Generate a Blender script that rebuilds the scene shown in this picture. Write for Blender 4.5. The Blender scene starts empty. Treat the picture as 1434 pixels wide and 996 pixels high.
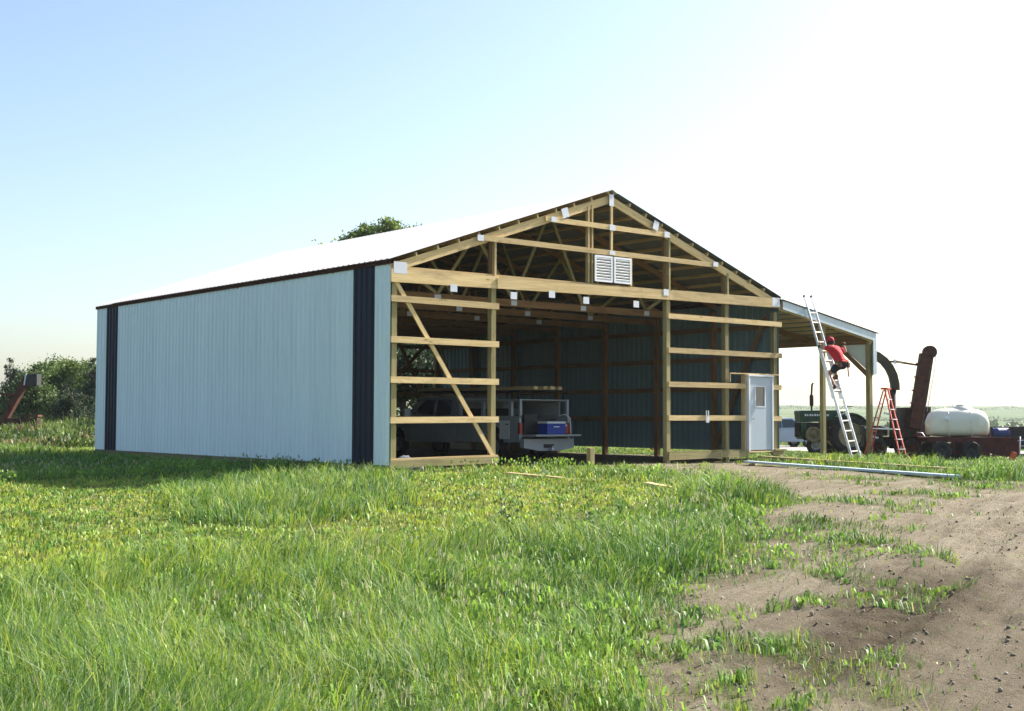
import bpy, bmesh, math, random
import numpy as np
from mathutils import Vector, Matrix
random.seed(7)
R = math.radians
scene = bpy.context.scene
COL = scene.collection

# ------------------------------------------------------------------ camera
F_PX, YAW, PITCH, ROLL = 1789.76, 0.69756, 0.04713, 0.0034      # pixels of the 1434 px wide photograph
CAM = np.array([-16.082, -23.341, 1.136])
_fw = np.array([math.sin(YAW)*math.cos(PITCH), math.cos(YAW)*math.cos(PITCH), math.sin(PITCH)])
_rt = np.array([math.cos(YAW), -math.sin(YAW), 0.0])
_up = np.cross(_rt, _fw)
_rt, _up = _rt*math.cos(ROLL)+_up*math.sin(ROLL), -_rt*math.sin(ROLL)+_up*math.cos(ROLL)
cam_data = bpy.data.cameras.new('camera')
cam_data.sensor_width = 36.0
cam_data.lens = F_PX/1434*36.0
cam_data.clip_start, cam_data.clip_end = 0.1, 12000
cam = bpy.data.objects.new('camera', cam_data)
COL.objects.link(cam)
m = Matrix.Identity(4)
for i in range(3):
    m[i][0], m[i][1], m[i][2], m[i][3] = _rt[i], _up[i], -_fw[i], CAM[i]
cam.matrix_world = m
scene.camera = cam

# ------------------------------------------------------------------ sky, sun, exposure
SUN_ELEV, SUN_AZ = R(36), R(97)              # azimuth clockwise from +Y (the barn's length)
world = bpy.data.worlds.new('World'); scene.world = world; world.use_nodes = True
wn = world.node_tree.nodes; wl = world.node_tree.links
bg = wn['Background']
sky = wn.new('ShaderNodeTexSky'); sky.sky_type = 'NISHITA'; sky.sun_disc = False
sky.sun_elevation, sky.sun_rotation = SUN_ELEV, SUN_AZ
sky.altitude = 300; sky.air_density = 1.0; sky.dust_density = 2.3; sky.ozone_density = 1.2
wl.new(sky.outputs[0], bg.inputs[0]); bg.inputs[1].default_value = 0.098
sun_data = bpy.data.lights.new('sun', 'SUN'); sun_data.energy = 5.0; sun_data.angle = R(0.55)
sun_data.color = (1.0, 0.93, 0.82)
sun = bpy.data.objects.new('sun', sun_data); COL.objects.link(sun)
SUN_DIR = Vector((math.cos(SUN_ELEV)*math.sin(SUN_AZ), math.cos(SUN_ELEV)*math.cos(SUN_AZ), math.sin(SUN_ELEV)))
sun.rotation_euler = SUN_DIR.to_track_quat('Z', 'Y').to_euler(); sun.location = (30, 0, 40)
scene.view_settings.view_transform = 'Standard'; scene.view_settings.look = 'None'
scene.view_settings.exposure = 1.3; scene.view_settings.gamma = 1.0
scene.view_settings.use_curve_mapping = False
scene.cycles.max_bounces = 8; scene.cycles.diffuse_bounces = 4
scene.cycles.use_denoising = True

# ------------------------------------------------------------------ terrain height and pixel helpers
def sm(a, b, x):
    t = np.clip((np.asarray(x, float)-a)/(b-a), 0, 1)
    return t*t*(3-2*t)
def hash2(ix, iy, s):
    n = (ix*374761393 + iy*668265263 + s*974634321) & 0x7fffffff
    n = ((n ^ (n >> 13))*1274126177) & 0x7fffffff
    return ((n ^ (n >> 16)) & 0xffff)/65535.0
def vnoise(x, y, s=0):
    x = np.asarray(x, float); y = np.asarray(y, float)
    ix = np.floor(x).astype(np.int64); iy = np.floor(y).astype(np.int64)
    fx = x-ix; fy = y-iy; fx = fx*fx*(3-2*fx); fy = fy*fy*(3-2*fy)
    a = hash2(ix, iy, s); b = hash2(ix+1, iy, s); c = hash2(ix, iy+1, s); d = hash2(ix+1, iy+1, s)
    return (a*(1-fx)+b*fx)*(1-fy)+(c*(1-fx)+d*fx)*fy - 0.5
def depth(x, y):
    return 0.6423*(np.asarray(x, float)-CAM[0]) + 0.7665*(np.asarray(y, float)-CAM[1])
def g0(x, y):
    x = np.asarray(x, float); y = np.asarray(y, float)
    z = -0.12 - 0.25*sm(-2.5, -19, y) - 0.22*sm(-0.5, -7, x) - 0.16*sm(17, 27, x)
    d = depth(x, y)
    z = z - 3.4*sm(62, 360, d) + 19.5*sm(520, 1700, d)
    return z
def ray(u, v):
    return _fw + _rt*(u-717)/F_PX + _up*(498-v)/F_PX
def gp(u, v):                         # pixel -> point of the ground it looks at
    d = ray(u, v); z = -0.2
    for _ in range(12):
        t = (z-CAM[2])/d[2]; q = CAM+t*d
        z = float(g0(q[0], q[1]))
    return (float(q[0]), float(q[1]), z)
def fp(u, v, Y=0.0):                  # pixel -> point of the vertical plane y = Y
    d = ray(u, v); t = (Y-CAM[1])/d[1]; q = CAM+t*d
    return (float(q[0]), float(q[1]), float(q[2]))
def dp(u, v, dep):                    # pixel -> point at a distance from the camera
    q = CAM+ray(u, v)*dep
    return (float(q[0]), float(q[1]), float(q[2]))
def gd(u, dep):                       # ground under picture column u at a distance
    q = dp(u, 585, dep); return (q[0], q[1], float(g(q[0], q[1])))
def poly_sd(x, y, poly):              # signed distance, negative inside
    P = np.array(poly, float); n = len(P)
    best = np.full(x.shape, 1e9); ins = np.zeros(x.shape, bool)
    for i in range(n):
        ax, ay = P[i][:2]; bx, by = P[(i+1) % n][:2]
        ex, ey = bx-ax, by-ay
        t = np.clip(((x-ax)*ex+(y-ay)*ey)/(ex*ex+ey*ey+1e-12), 0, 1)
        best = np.minimum(best, np.hypot(x-ax-t*ex, y-ay-t*ey))
        c = (ay > y) != (by > y)
        with np.errstate(divide='ignore', invalid='ignore'):
            xi = (bx-ax)*(y-ay)/(by-ay)+ax
        ins ^= c & (x < xi)
    return np.where(ins, -best, best)
DIRT = [gp(*q)[:2] for q in ((800,1130),(905,1000),(940,905),(966,845),(1026,775),(1078,716),(1104,692),(1030,676),(930,668),(840,661),(750,654),(800,647),(938,647),(1040,648),(1080,652),(1200,661),(1330,676),(1434,672),(1600,672),(1900,760),(1900,1100))]
MOWN = [gp(*q)[:2] for q in ((-200,690),(60,676),(230,668),(545,661),(720,662),(960,684),(940,715),(760,762),(560,790),(260,790),(80,805),(-200,830))]
CLUMP = [gp(*q)[:2] for q in ((226,668),(236,705),(262,738),(390,741),(520,726),(590,706),(570,672),(400,668))]
TUFTS = [(gp(u, v)[:2], rx) for u, v, rx in ((1090,925,.62),(1150,945,.38),(1050,915,.35),(1030,965,.2),(1080,985,.16),(1200,850,.45),(1235,825,.4),(1150,806,.42),(1200,760,.5),(1160,775,.5),(1190,738,.7),(1240,705,.8),(1170,700,.7),(1065,712,.6),(1120,745,.5),(1225,985,.22),(1300,695,.5),(1190,670,.8),(1110,780,.35),(1010,860,.2),(1385,682,.9),(1330,690,.4),(1240,860,.3),(1090,800,.3),(1270,770,.35),(1140,730,.5))]
RUT_A = gp(1290, 830); RUT_B = gp(1420, 735)
RUT_DIR = np.array([RUT_B[0]-RUT_A[0], RUT_B[1]-RUT_A[1]]); RUT_DIR /= np.linalg.norm(RUT_DIR)
def dirt_mask(x, y):
    wx = x+1.1*vnoise(x*.9, y*.9, 3)+.5*vnoise(x*2.6, y*2.6, 4)
    wy = y+1.1*vnoise(x*.9+40, y*.9, 5)+.5*vnoise(x*2.6+17, y*2.6, 6)
    m = 1-sm(-.55, .75, poly_sd(wx, wy, DIRT))
    gm = np.zeros_like(m)
    for (tx, ty), r in TUFTS:
        r = r*1.12; gm = np.maximum(gm, (1-sm(.3*r, 1.35*r, np.hypot(wx-tx, wy-ty)))*np.clip(.75+1.1*vnoise(x*3.1, y*3.1, 8), 0, 1))
    sd_ = (x-RUT_A[0])*(-RUT_DIR[1])+(y-RUT_A[1])*RUT_DIR[0]
    gm = np.maximum(gm, .5*sm(.2, .42, vnoise(x*1.5+3, y*1.5, 81)+.4*vnoise(x*4, y*4, 82))*sm(.1, 1.2, sd_))
    return m, gm
def g(x, y):
    x = np.asarray(x, float); y = np.asarray(y, float)
    z = g0(x, y)
    near = 1-sm(45, 70, np.hypot(x-CAM[0], y-CAM[1]))
    inside = ((x > 0) & (x < 13.6) & (y > .3) & (y < 16.4))
    z = z + near*np.where(inside, .2, 1)*(.035*vnoise(x*.7, y*.7, 1)+.03*vnoise(x*2.1, y*2.1, 2))
    s = (x-RUT_A[0])*(-RUT_DIR[1])+(y-RUT_A[1])*RUT_DIR[0]; t = (x-RUT_A[0])*RUT_DIR[0]+(y-RUT_A[1])*RUT_DIR[1]
    win = sm(-9, -5, t)*(1-sm(8, 13, t))*near
    s2 = s+.25*vnoise(t*.6, 3.3, 9)
    for c, w in ((-.1, .2), (-1.75, .2), (-.75, .15), (1.1, .2)):
        z = z + win*(-.045*np.exp(-((s2-c)/w)**2)+.02*np.exp(-((s2-c-.3)/.13)**2)+.018*np.exp(-((s2-c+.3)/.12)**2))
    tread = np.zeros_like(x)
    for c in (-1.75, -.75, 1.1): tread += np.exp(-((s2-c)/.14)**4)*(np.sin(t*42+9*np.abs(s2-c)*4) > .2)
    z = z + win*(.05*vnoise(x*4, y*4, 11)+.075*vnoise(x*8.5, y*8.5, 12))*np.exp(-((s2+.1)/1.3)**2) + win*.02*tread
    return z

# ------------------------------------------------------------------ helpers: objects, meshes
def tag(o, label=None, cat=None, group=None, kind=None):
    if label: o['label'] = label
    if cat: o['category'] = cat
    if group: o['group'] = group
    if kind: o['kind'] = kind
    return o
def empty(name, loc=(0, 0, 0), rz=0.0, label=None, cat=None, group=None):
    o = bpy.data.objects.new(name, None); COL.objects.link(o)
    o.location = loc; o.rotation_euler = (0, 0, rz); o.empty_display_size = .2
    return tag(o, label, cat, group)
def link(name, me, mat, parent=None, loc=None, rot=None):
    o = bpy.data.objects.new(name, me); COL.objects.link(o)
    if mat and not me.materials: me.materials.append(mat)
    if parent: o.parent = parent
    if loc is not None: o.location = loc
    if rot is not None: o.rotation_euler = rot
    return o
class MB:
    def __init__(s): s.v = []; s.f = []; s.sm = []
    def add(s, vs, fs, smooth=False):
        o = len(s.v); s.v += [tuple(q) for q in vs]; s.f += [tuple(i+o for i in f) for f in fs]; s.sm += [smooth]*len(fs); return s
    def box(s, x0, x1, y0, y1, z0, z1):
        return s.add([(x0,y0,z0),(x1,y0,z0),(x1,y1,z0),(x0,y1,z0),(x0,y0,z1),(x1,y0,z1),(x1,y1,z1),(x0,y1,z1)],
                     [(0,3,2,1),(4,5,6,7),(0,1,5,4),(1,2,6,5),(2,3,7,6),(3,0,4,7)])
    def bar(s, a, b, w, h, up=(0, 0, 1)):
        a = Vector(a); b = Vector(b); d = (b-a).normalized(); u = Vector(up)
        if abs(d.dot(u)) > .99: u = Vector((0, 1, 0))
        n = d.cross(u).normalized(); u = n.cross(d)
        vs = [p+n*i*w/2+u*j*h/2 for p in (a, b) for i, j in ((-1,-1),(1,-1),(1,1),(-1,1))]
        return s.add(vs, [(0,1,2,3),(7,6,5,4),(0,4,5,1),(1,5,6,2),(2,6,7,3),(3,7,4,0)])
    def tube(s, pts, rad, n=8, smooth=True, cap=True):
        pts = [Vector(p) for p in pts]; rs = rad if isinstance(rad, (list, tuple)) else [rad]*len(pts)
        vs = []; fs = []; u0 = None
        for i, p in enumerate(pts):
            d = (pts[min(i+1, len(pts)-1)]-pts[max(i-1, 0)]).normalized()
            if u0 is None: u0 = d.orthogonal().normalized()
            u0 = (u0-d*u0.dot(d)).normalized(); w = d.cross(u0)
            vs += [p+(u0*math.cos(2*math.pi*k/n)+w*math.sin(2*math.pi*k/n))*rs[i] for k in range(n)]
        for i in range(len(pts)-1):
            fs += [(i*n+k, i*n+(k+1) % n, (i+1)*n+(k+1) % n, (i+1)*n+k) for k in range(n)]
        s.add(vs, fs, smooth)
        if cap:
            o = len(s.v)-len(vs)
            s.f += [tuple(o+k for k in reversed(range(n))), tuple(o+(len(pts)-1)*n+k for k in range(n))]; s.sm += [False, False]
        return s
    def lathe(s, prof, n=24, axis='x', c=(0, 0, 0), smooth=True):    # prof: (radius, along axis)
        vs = []; fs = []
        for r, a in prof:
            for k in range(n):
                t = 2*math.pi*k/n; p, q = r*math.cos(t), r*math.sin(t)
                v = {'x': (a, p, q), 'y': (q, a, p), 'z': (p, q, a)}[axis]
                vs.append((v[0]+c[0], v[1]+c[1], v[2]+c[2]))
        m_ = len(prof)
        for i in range(m_-1):
            fs += [(i*n+k, i*n+(k+1) % n, (i+1)*n+(k+1) % n, (i+1)*n+k) for k in range(n)]
        return s.add(vs, fs, smooth)
    def prism(s, prof, a0, a1, axis='x', smooth=False):     # prof in the other two axes
        n = len(prof)
        f = {'x': lambda p, a: (a, p[0], p[1]), 'y': lambda p, a: (p[0], a, p[1]), 'z': lambda p, a: (p[0], p[1], a)}[axis]
        vs = [f(p, a0) for p in prof]+[f(p, a1) for p in prof]
        fs = [tuple(range(n)), tuple(reversed(range(n, 2*n)))]+[(i, n+i, n+(i+1) % n, (i+1) % n) for i in range(n)]
        return s.add(vs, fs, smooth)
    def mesh(s, name, bevel=0):
        me = bpy.data.meshes.new(name); me.from_pydata(s.v, [], s.f)
        bm = bmesh.new(); bm.from_mesh(me); bmesh.ops.recalc_face_normals(bm, faces=bm.faces)
        if bevel:
            bmesh.ops.bevel(bm, geom=[e for e in bm.edges if e.is_manifold and e.calc_face_angle(0) > .6], offset=bevel, segments=2, affect='EDGES', profile=.6)
        bm.to_mesh(me); bm.free()
        if not bevel and any(s.sm):
            me.polygons.foreach_set('use_smooth', s.sm)
        return me
    def build(s, name, mat, parent=None, loc=None, rot=None, bevel=0):
        return link(name, s.mesh(name, bevel), mat, parent, loc, rot)
def board(name, a, b, w, h, mat, parent=None, up=(0, 0, 1), rough=True):
    """one piece of lumber: local x along its length, w thick, h high; ends slightly out of true"""
    a = Vector(a); b = Vector(b); L = (b-a).length; d = (b-a).normalized(); u = Vector(up)
    if abs(d.dot(u)) > .99: u = Vector((0, 1, 0))
    n = d.cross(u).normalized(); u = n.cross(d)
    mb = MB(); k = random.uniform(-.004, .004) if rough else 0
    mb.box(-L/2, L/2, -w/2, w/2, -h/2, h/2); mb.v = [(x+(k if z > 0 else -k), y, z) for x, y, z in mb.v]
    o = mb.build(name, mat)
    M = Matrix.Identity(4); c = (a+b)/2
    for i in range(3): M[i][0], M[i][1], M[i][2], M[i][3] = d[i], n[i], u[i], c[i]
    if parent:
        o.parent = parent; o.matrix_local = M
    else: o.matrix_world = M
    return o
def skin(name, pts, edges, radii, mat, parent, sub=2):
    me = bpy.data.meshes.new(name); me.from_pydata(pts, edges, [])
    o = link(name, me, mat, parent)
    md = o.modifiers.new('skin', 'SKIN'); md.use_smooth_shade = True
    for i, r in enumerate(radii):
        sv = me.skin_vertices[0].data[i]; sv.radius = (r if isinstance(r, tuple) else (r, r)); sv.use_root = (i == 0)
    sb = o.modifiers.new('sub', 'SUBSURF'); sb.levels = sub; sb.render_levels = sub
    return o

# ------------------------------------------------------------------ materials
def nodes(name):
    mt = bpy.data.materials.new(name); mt.use_nodes = True
    return mt, mt.node_tree.nodes, mt.node_tree.links, mt.node_tree.nodes['Principled BSDF']
def plain(name, col, rough=.6, metal=0.0, var=.12, scale=6.0, bump=.0, spec=.5, dirt=None, dirt_amt=.0):
    mt, n, l, b = nodes(name)
    tc = n.new('ShaderNodeTexCoord'); nz = n.new('ShaderNodeTexNoise'); nz.inputs['Scale'].default_value = scale; nz.inputs['Detail'].default_value = 5
    l.new(tc.outputs['Object'], nz.inputs['Vector'])
    mp = n.new('ShaderNodeMapRange'); mp.inputs[1].default_value = .25; mp.inputs[2].default_value = .75; mp.inputs[3].default_value = 1-var; mp.inputs[4].default_value = 1+var
    l.new(nz.outputs[0], mp.inputs[0])
    mx = n.new('ShaderNodeMix'); mx.data_type = 'RGBA'; mx.blend_type = 'MULTIPLY'; mx.inputs[0].default_value = 1
    mx.inputs[6].default_value = (*col, 1); l.new(mp.outputs[0], mx.inputs[7])
    out = mx.outputs[2]
    if dirt:
        n2 = n.new('ShaderNodeTexNoise'); n2.inputs['Scale'].default_value = scale*.6; n2.inputs['Detail'].default_value = 8; n2.inputs['Roughness'].default_value = .7
        l.new(tc.outputs['Object'], n2.inputs['Vector'])
        r2 = n.new('ShaderNodeMapRange'); r2.inputs[1].default_value = .5; r2.inputs[2].default_value = .68; r2.inputs[3].default_value = 0; r2.inputs[4].default_value = dirt_amt
        l.new(n2.outputs[0], r2.inputs[0])
        m2 = n.new('ShaderNodeMix'); m2.data_type = 'RGBA'; l.new(r2.outputs[0], m2.inputs[0]); l.new(out, m2.inputs[6]); m2.inputs[7].default_value = (*dirt, 1)
        out = m2.outputs[2]
    l.new(out, b.inputs['Base Color'])
    b.inputs['Roughness'].default_value = rough; b.inputs['Metallic'].default_value = metal; b.inputs['Specular IOR Level'].default_value = spec
    if bump:
        bp = n.new('ShaderNodeBump'); bp.inputs['Strength'].default_value = bump; bp.inputs['Distance'].default_value = .02
        l.new(nz.outputs[0], bp.inputs['Height']); l.new(bp.outputs[0], b.inputs['Normal'])
    return mt
def lumber(name, c1, c2, knot=(.2, .11, .05)):
    mt, n, l, b = nodes(name)
    tc = n.new('ShaderNodeTexCoord'); oi = n.new('ShaderNodeObjectInfo')
    ad = n.new('ShaderNodeVectorMath'); ad.operation = 'ADD'
    sc = n.new('ShaderNodeVectorMath'); sc.operation = 'SCALE'; sc.inputs['Scale'].default_value = 37
    cb = n.new('ShaderNodeCombineXYZ'); l.new(oi.outputs['Random'], cb.inputs[0]); l.new(oi.outputs['Random'], cb.inputs[1]); l.new(cb.outputs[0], sc.inputs[0])
    l.new(tc.outputs['Object'], ad.inputs[0]); l.new(sc.outputs[0], ad.inputs[1])
    mp = n.new('ShaderNodeMapping'); mp.inputs['Scale'].default_value = (1.2, 26, 26); l.new(ad.outputs[0], mp.inputs[0])
    nz = n.new('ShaderNodeTexNoise'); nz.inputs['Scale'].default_value = 1; nz.inputs['Detail'].default_value = 6; nz.inputs['Distortion'].default_value = .6; l.new(mp.outputs[0], nz.inputs[0])
    cr = n.new('ShaderNodeValToRGB'); cr.color_ramp.elements[0].position = .3; cr.color_ramp.elements[1].position = .7
    cr.color_ramp.elements[0].color = (*c1, 1); cr.color_ramp.elements[1].color = (*c2, 1); l.new(nz.outputs[0], cr.inputs[0])
    hv = n.new('ShaderNodeHueSaturation'); mr = n.new('ShaderNodeMapRange'); mr.inputs[3].default_value = .72; mr.inputs[4].default_value = 1.16
    l.new(oi.outputs['Random'], mr.inputs[0]); l.new(mr.outputs[0], hv.inputs['Value']); l.new(cr.outputs[0], hv.inputs['Color'])
    mp2 = n.new('ShaderNodeMapping'); mp2.inputs['Scale'].default_value = (2.2, 7, 7); l.new(ad.outputs[0], mp2.inputs[0])
    vz = n.new('ShaderNodeTexVoronoi'); vz.inputs['Scale'].default_value = 1; l.new(mp2.outputs[0], vz.inputs[0])
    kr = n.new('ShaderNodeMapRange'); kr.inputs[1].default_value = .05; kr.inputs[2].default_value = .2; kr.inputs[3].default_value = .75; kr.inputs[4].default_value = 0; l.new(vz.outputs[0], kr.inputs[0])
    gate = n.new('ShaderNodeTexNoise'); gate.inputs['Scale'].default_value = 1.7; gate.inputs['Detail'].default_value = 3; l.new(ad.outputs[0], gate.inputs[0])
    gr = n.new('ShaderNodeMapRange'); gr.inputs[1].default_value = .5; gr.inputs[2].default_value = .62; l.new(gate.outputs[0], gr.inputs[0])
    mu = n.new('ShaderNodeMath'); mu.operation = 'MULTIPLY'; l.new(kr.outputs[0], mu.inputs[0]); l.new(gr.outputs[0], mu.inputs[1])
    mx = n.new('ShaderNodeMix'); mx.data_type = 'RGBA'; l.new(mu.outputs[0], mx.inputs[0]); l.new(hv.outputs[0], mx.inputs[6]); mx.inputs[7].default_value = (*knot, 1)
    mp3 = n.new('ShaderNodeMapping'); mp3.inputs['Scale'].default_value = (1.1, 5, 5); l.new(ad.outputs[0], mp3.inputs[0])
    sn = n.new('ShaderNodeTexNoise'); sn.inputs['Scale'].default_value = 1; sn.inputs['Detail'].default_value = 8; sn.inputs['Roughness'].default_value = .7; l.new(mp3.outputs[0], sn.inputs[0])
    sr = n.new('ShaderNodeMapRange'); sr.inputs[1].default_value = .5; sr.inputs[2].default_value = .7; sr.inputs[3].default_value = 0; sr.inputs[4].default_value = .6; l.new(sn.outputs[0], sr.inputs[0])
    m3 = n.new('ShaderNodeMix'); m3.data_type = 'RGBA'; l.new(sr.outputs[0], m3.inputs[0]); l.new(mx.outputs[2], m3.inputs[6]); m3.inputs[7].default_value = (c1[0]*.5, c1[1]*.52, c1[2]*.6, 1); mx = m3
    l.new(mx.outputs[2], b.inputs['Base Color']); b.inputs['Roughness'].default_value = .8; b.inputs['Specular IOR Level'].default_value = .25
    bp = n.new('ShaderNodeBump'); bp.inputs['Strength'].default_value = .25; bp.inputs['Distance'].default_value = .01; l.new(nz.outputs[0], bp.inputs['Height']); l.new(bp.outputs[0], b.inputs['Normal'])
    return mt
def sheet(name, col, rough=.38, streak=.1, back=(.17, .20, .20), spec=.4):
    """painted ribbed steel: faint vertical streaks, panel to panel tone and slight oil-canning"""
    mt, n, l, b = nodes(name)
    tc = n.new('ShaderNodeTexCoord'); oi = n.new('ShaderNodeObjectInfo')
    mp = n.new('ShaderNodeMapping'); mp.inputs['Scale'].default_value = (9, .5, 3); l.new(tc.outputs['Object'], mp.inputs[0])
    nz = n.new('ShaderNodeTexNoise'); nz.inputs['Scale'].default_value = 1; nz.inputs['Detail'].default_value = 5; l.new(mp.outputs[0], nz.inputs[0])
    mr = n.new('ShaderNodeMapRange'); mr.inputs[1].default_value = .3; mr.inputs[2].default_value = .7; mr.inputs[3].default_value = 1-streak; mr.inputs[4].default_value = 1+streak*.5; l.new(nz.outputs[0], mr.inputs[0])
    m2 = n.new('ShaderNodeMapRange'); m2.inputs[3].default_value = .97; m2.inputs[4].default_value = 1.03; l.new(oi.outputs['Random'], m2.inputs[0])
    mu = n.new('ShaderNodeMath'); mu.operation = 'MULTIPLY'; l.new(mr.outputs[0], mu.inputs[0]); l.new(m2.outputs[0], mu.inputs[1])
    mx = n.new('ShaderNodeMix'); mx.data_type = 'RGBA'; mx.blend_type = 'MULTIPLY'; mx.inputs[0].default_value = 1; mx.inputs[6].default_value = (*col, 1); l.new(mu.outputs[0], mx.inputs[7])
    ge = n.new('ShaderNodeNewGeometry'); bk = n.new('ShaderNodeMix'); bk.data_type = 'RGBA'      # primer-coated inner face, darkened to hold the interior shade in its colour
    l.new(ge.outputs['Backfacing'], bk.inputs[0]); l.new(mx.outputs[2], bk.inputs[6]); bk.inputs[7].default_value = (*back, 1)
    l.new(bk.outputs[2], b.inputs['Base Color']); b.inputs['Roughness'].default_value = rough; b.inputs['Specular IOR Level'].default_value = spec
    n3 = n.new('ShaderNodeTexNoise'); n3.inputs['Scale'].default_value = 1.4; l.new(tc.outputs['Object'], n3.inputs[0])
    bp = n.new('ShaderNodeBump'); bp.inputs['Strength'].default_value = .25; bp.inputs['Distance'].default_value = .04; l.new(n3.outputs[0], bp.inputs['Height']); l.new(bp.outputs[0], b.inputs['Normal'])
    return mt
def leafy(name, trans=.35, rough=.5):
    """foliage: colour from the mesh's own 'Col' attribute, part of the light passes through"""
    mt, n, l, b = nodes(name)
    at = n.new('ShaderNodeAttribute'); at.attribute_name = 'Col'
    l.new(at.outputs['Color'], b.inputs['Base Color']); b.inputs['Roughness'].default_value = rough; b.inputs['Specular IOR Level'].default_value = .35
    tr = n.new('ShaderNodeBsdfTranslucent'); hs = n.new('ShaderNodeHueSaturation'); hs.inputs['Hue'].default_value = .485; hs.inputs['Value'].default_value = 1.3; l.new(at.outputs['Color'], hs.inputs['Color']); l.new(hs.outputs[0], tr.inputs[0])
    mx = n.new('ShaderNodeMixShader'); mx.inputs[0].default_value = trans
    l.new(b.outputs[0], mx.inputs[1]); l.new(tr.outputs[0], mx.inputs[2]); l.new(mx.outputs[0], n['Material Output'].inputs[0])
    return mt
def glassy(name, col, rough=.05):
    mt, n, l, b = nodes(name); b.inputs['Base Color'].default_value = (*col, 1); b.inputs['Roughness'].default_value = rough; b.inputs['Specular IOR Level'].default_value = .8
    return mt
M = dict(
    pine=lumber('pine', (.56, .40, .18), (.74, .565, .30)),
    treated=lumber('treated_pine', (.27, .23, .10), (.40, .34, .17)),
    shade_pine=lumber('shaded_pine', (.19, .105, .045), (.28, .165, .075)),  # interior lumber: pine darkened, the barn's shade put into its colour
    skirt=lumber('treated_skirt', (.16, .14, .07), (.27, .23, .12)),
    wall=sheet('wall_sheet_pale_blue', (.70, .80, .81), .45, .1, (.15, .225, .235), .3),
    navy=sheet('wall_sheet_navy', (.012, .018, .036), .45, .2, (.17, .20, .20), .15),
    roof=sheet('roof_sheet_white', (.61, .59, .575), .6, .04, (.15, .17, .16)),
    trim=sheet('trim_sheet', (.52, .63, .67)),
    brown=plain('brown_trim', (.05, .02, .012), .9, spec=.1),
    plate=plain('galvanised_plate', (.60, .63, .68), .45, .25, .06),
    white=plain('white_paint', (.80, .82, .85), .45, 0, .04),
    door=plain('door_paint', (.46, .53, .60), .4, 0, .05, 2),
    vent=plain('vent_paint', (.86, .88, .92), .5, 0, .03),
    glass=glassy('glass', (.02, .03, .035)),
    glass_blue=glassy('door_glass', (.06, .09, .11)),
    truck=plain('truck_paint', (.36, .40, .42), .3, 0, .06, 2, dirt=(.25, .22, .17), dirt_amt=.3),  # white paint greyed down, the barn's deep shade put into its colour
    black=plain('black_steel', (.015, .015, .016), .5),
    rubber=plain('rubber', (.022, .021, .02), .85, 0, .25, 9, dirt=(.11, .09, .06), dirt_amt=.7),
    rimw=plain('rim_steel', (.35, .35, .34), .45, .4),
    rimy=plain('rim_yellow', (.26, .21, .11), .6, 0, .3, 8, dirt=(.1, .07, .04), dirt_amt=.8),
    red=plain('red_lens', (.32, .02, .015), .3),
    blue=plain('cooler_blue', (.012, .04, .32), .45), drum=plain('drum_blue', (.012, .03, .13), .5),
    alu=plain('aluminium', (.62, .65, .70), .38, .55, .1, 10),
    rung=plain('rung_alu', (.72, .66, .56), .5, .15, .1, 10),
    fibre=plain('fibreglass_red', (.42, .045, .025), .5, 0, .15, 6),
    shirt=plain('shirt_red', (.50, .012, .02), .85, 0, .15, 14, .4),
    cap=plain('cap_red', (.42, .012, .035), .8),
    denim=plain('shorts_navy', (.014, .015, .03), .9, 0, .2, 14, .4),
    leather=plain('leather', (.13, .055, .025), .7, 0, .25, 12),
    skinm=plain('skin_tone', (.48, .24, .15), .55, 0, .08, 8),
    hair=plain('hair', (.03, .018, .01), .8),
    green=plain('tractor_green', (.012, .055, .022), .45, 0, .25, 5, dirt=(.06, .045, .03), dirt_amt=.6),
    iron=plain('dark_iron', (.024, .021, .019), .7, .1, .4, 8, dirt=(.11, .06, .03), dirt_amt=.7),
    rust=plain('rust', (.055, .02, .011), .85, 0, .45, 7, .3, dirt=(.025, .014, .01), dirt_amt=.8),
    rustred=plain('faded_red', (.085, .017, .013), .8, 0, .35, 5, dirt=(.045, .022, .014), dirt_amt=.85),
    chute=plain('chute_green', (.028, .026, .013), .6, 0, .3, 6, dirt=(.02, .018, .012), dirt_amt=.7),
    poly=plain('poly_tank', (.80, .76, .64), .5, 0, .06, 3, dirt=(.56, .48, .30), dirt_amt=.4),
    orange=plain('orange_paint', (.55, .10, .02), .65, 0, .25, 8, dirt=(.12, .04, .02), dirt_amt=.6),
    auger=plain('auger_orange', (.085, .022, .010), .75, 0, .3, 3, dirt=(.05, .025, .015), dirt_amt=.7),
    carblue=plain('car_paint', (.20, .27, .34), .3, 0, .05, 2),
    bark=plain('bark', (.06, .045, .03), .9, 0, .4, 5, .6),
    capw=plain('cap_white_shaded', (.36, .39, .41), .5, 0, .06, 3),  # white cap, darkened like the truck to carry interior shade
    jug=plain('jug_red', (.40, .05, .04), .4),
    yellow=plain('yellow_tape', (.70, .60, .08), .6),
    paper=plain('white_sack', (.72, .74, .76), .8, 0, .1, 8, .5),
    grassm=leafy('grass_blades', .36), leaf=leafy('tree_leaves', .3, .55),
)

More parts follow.
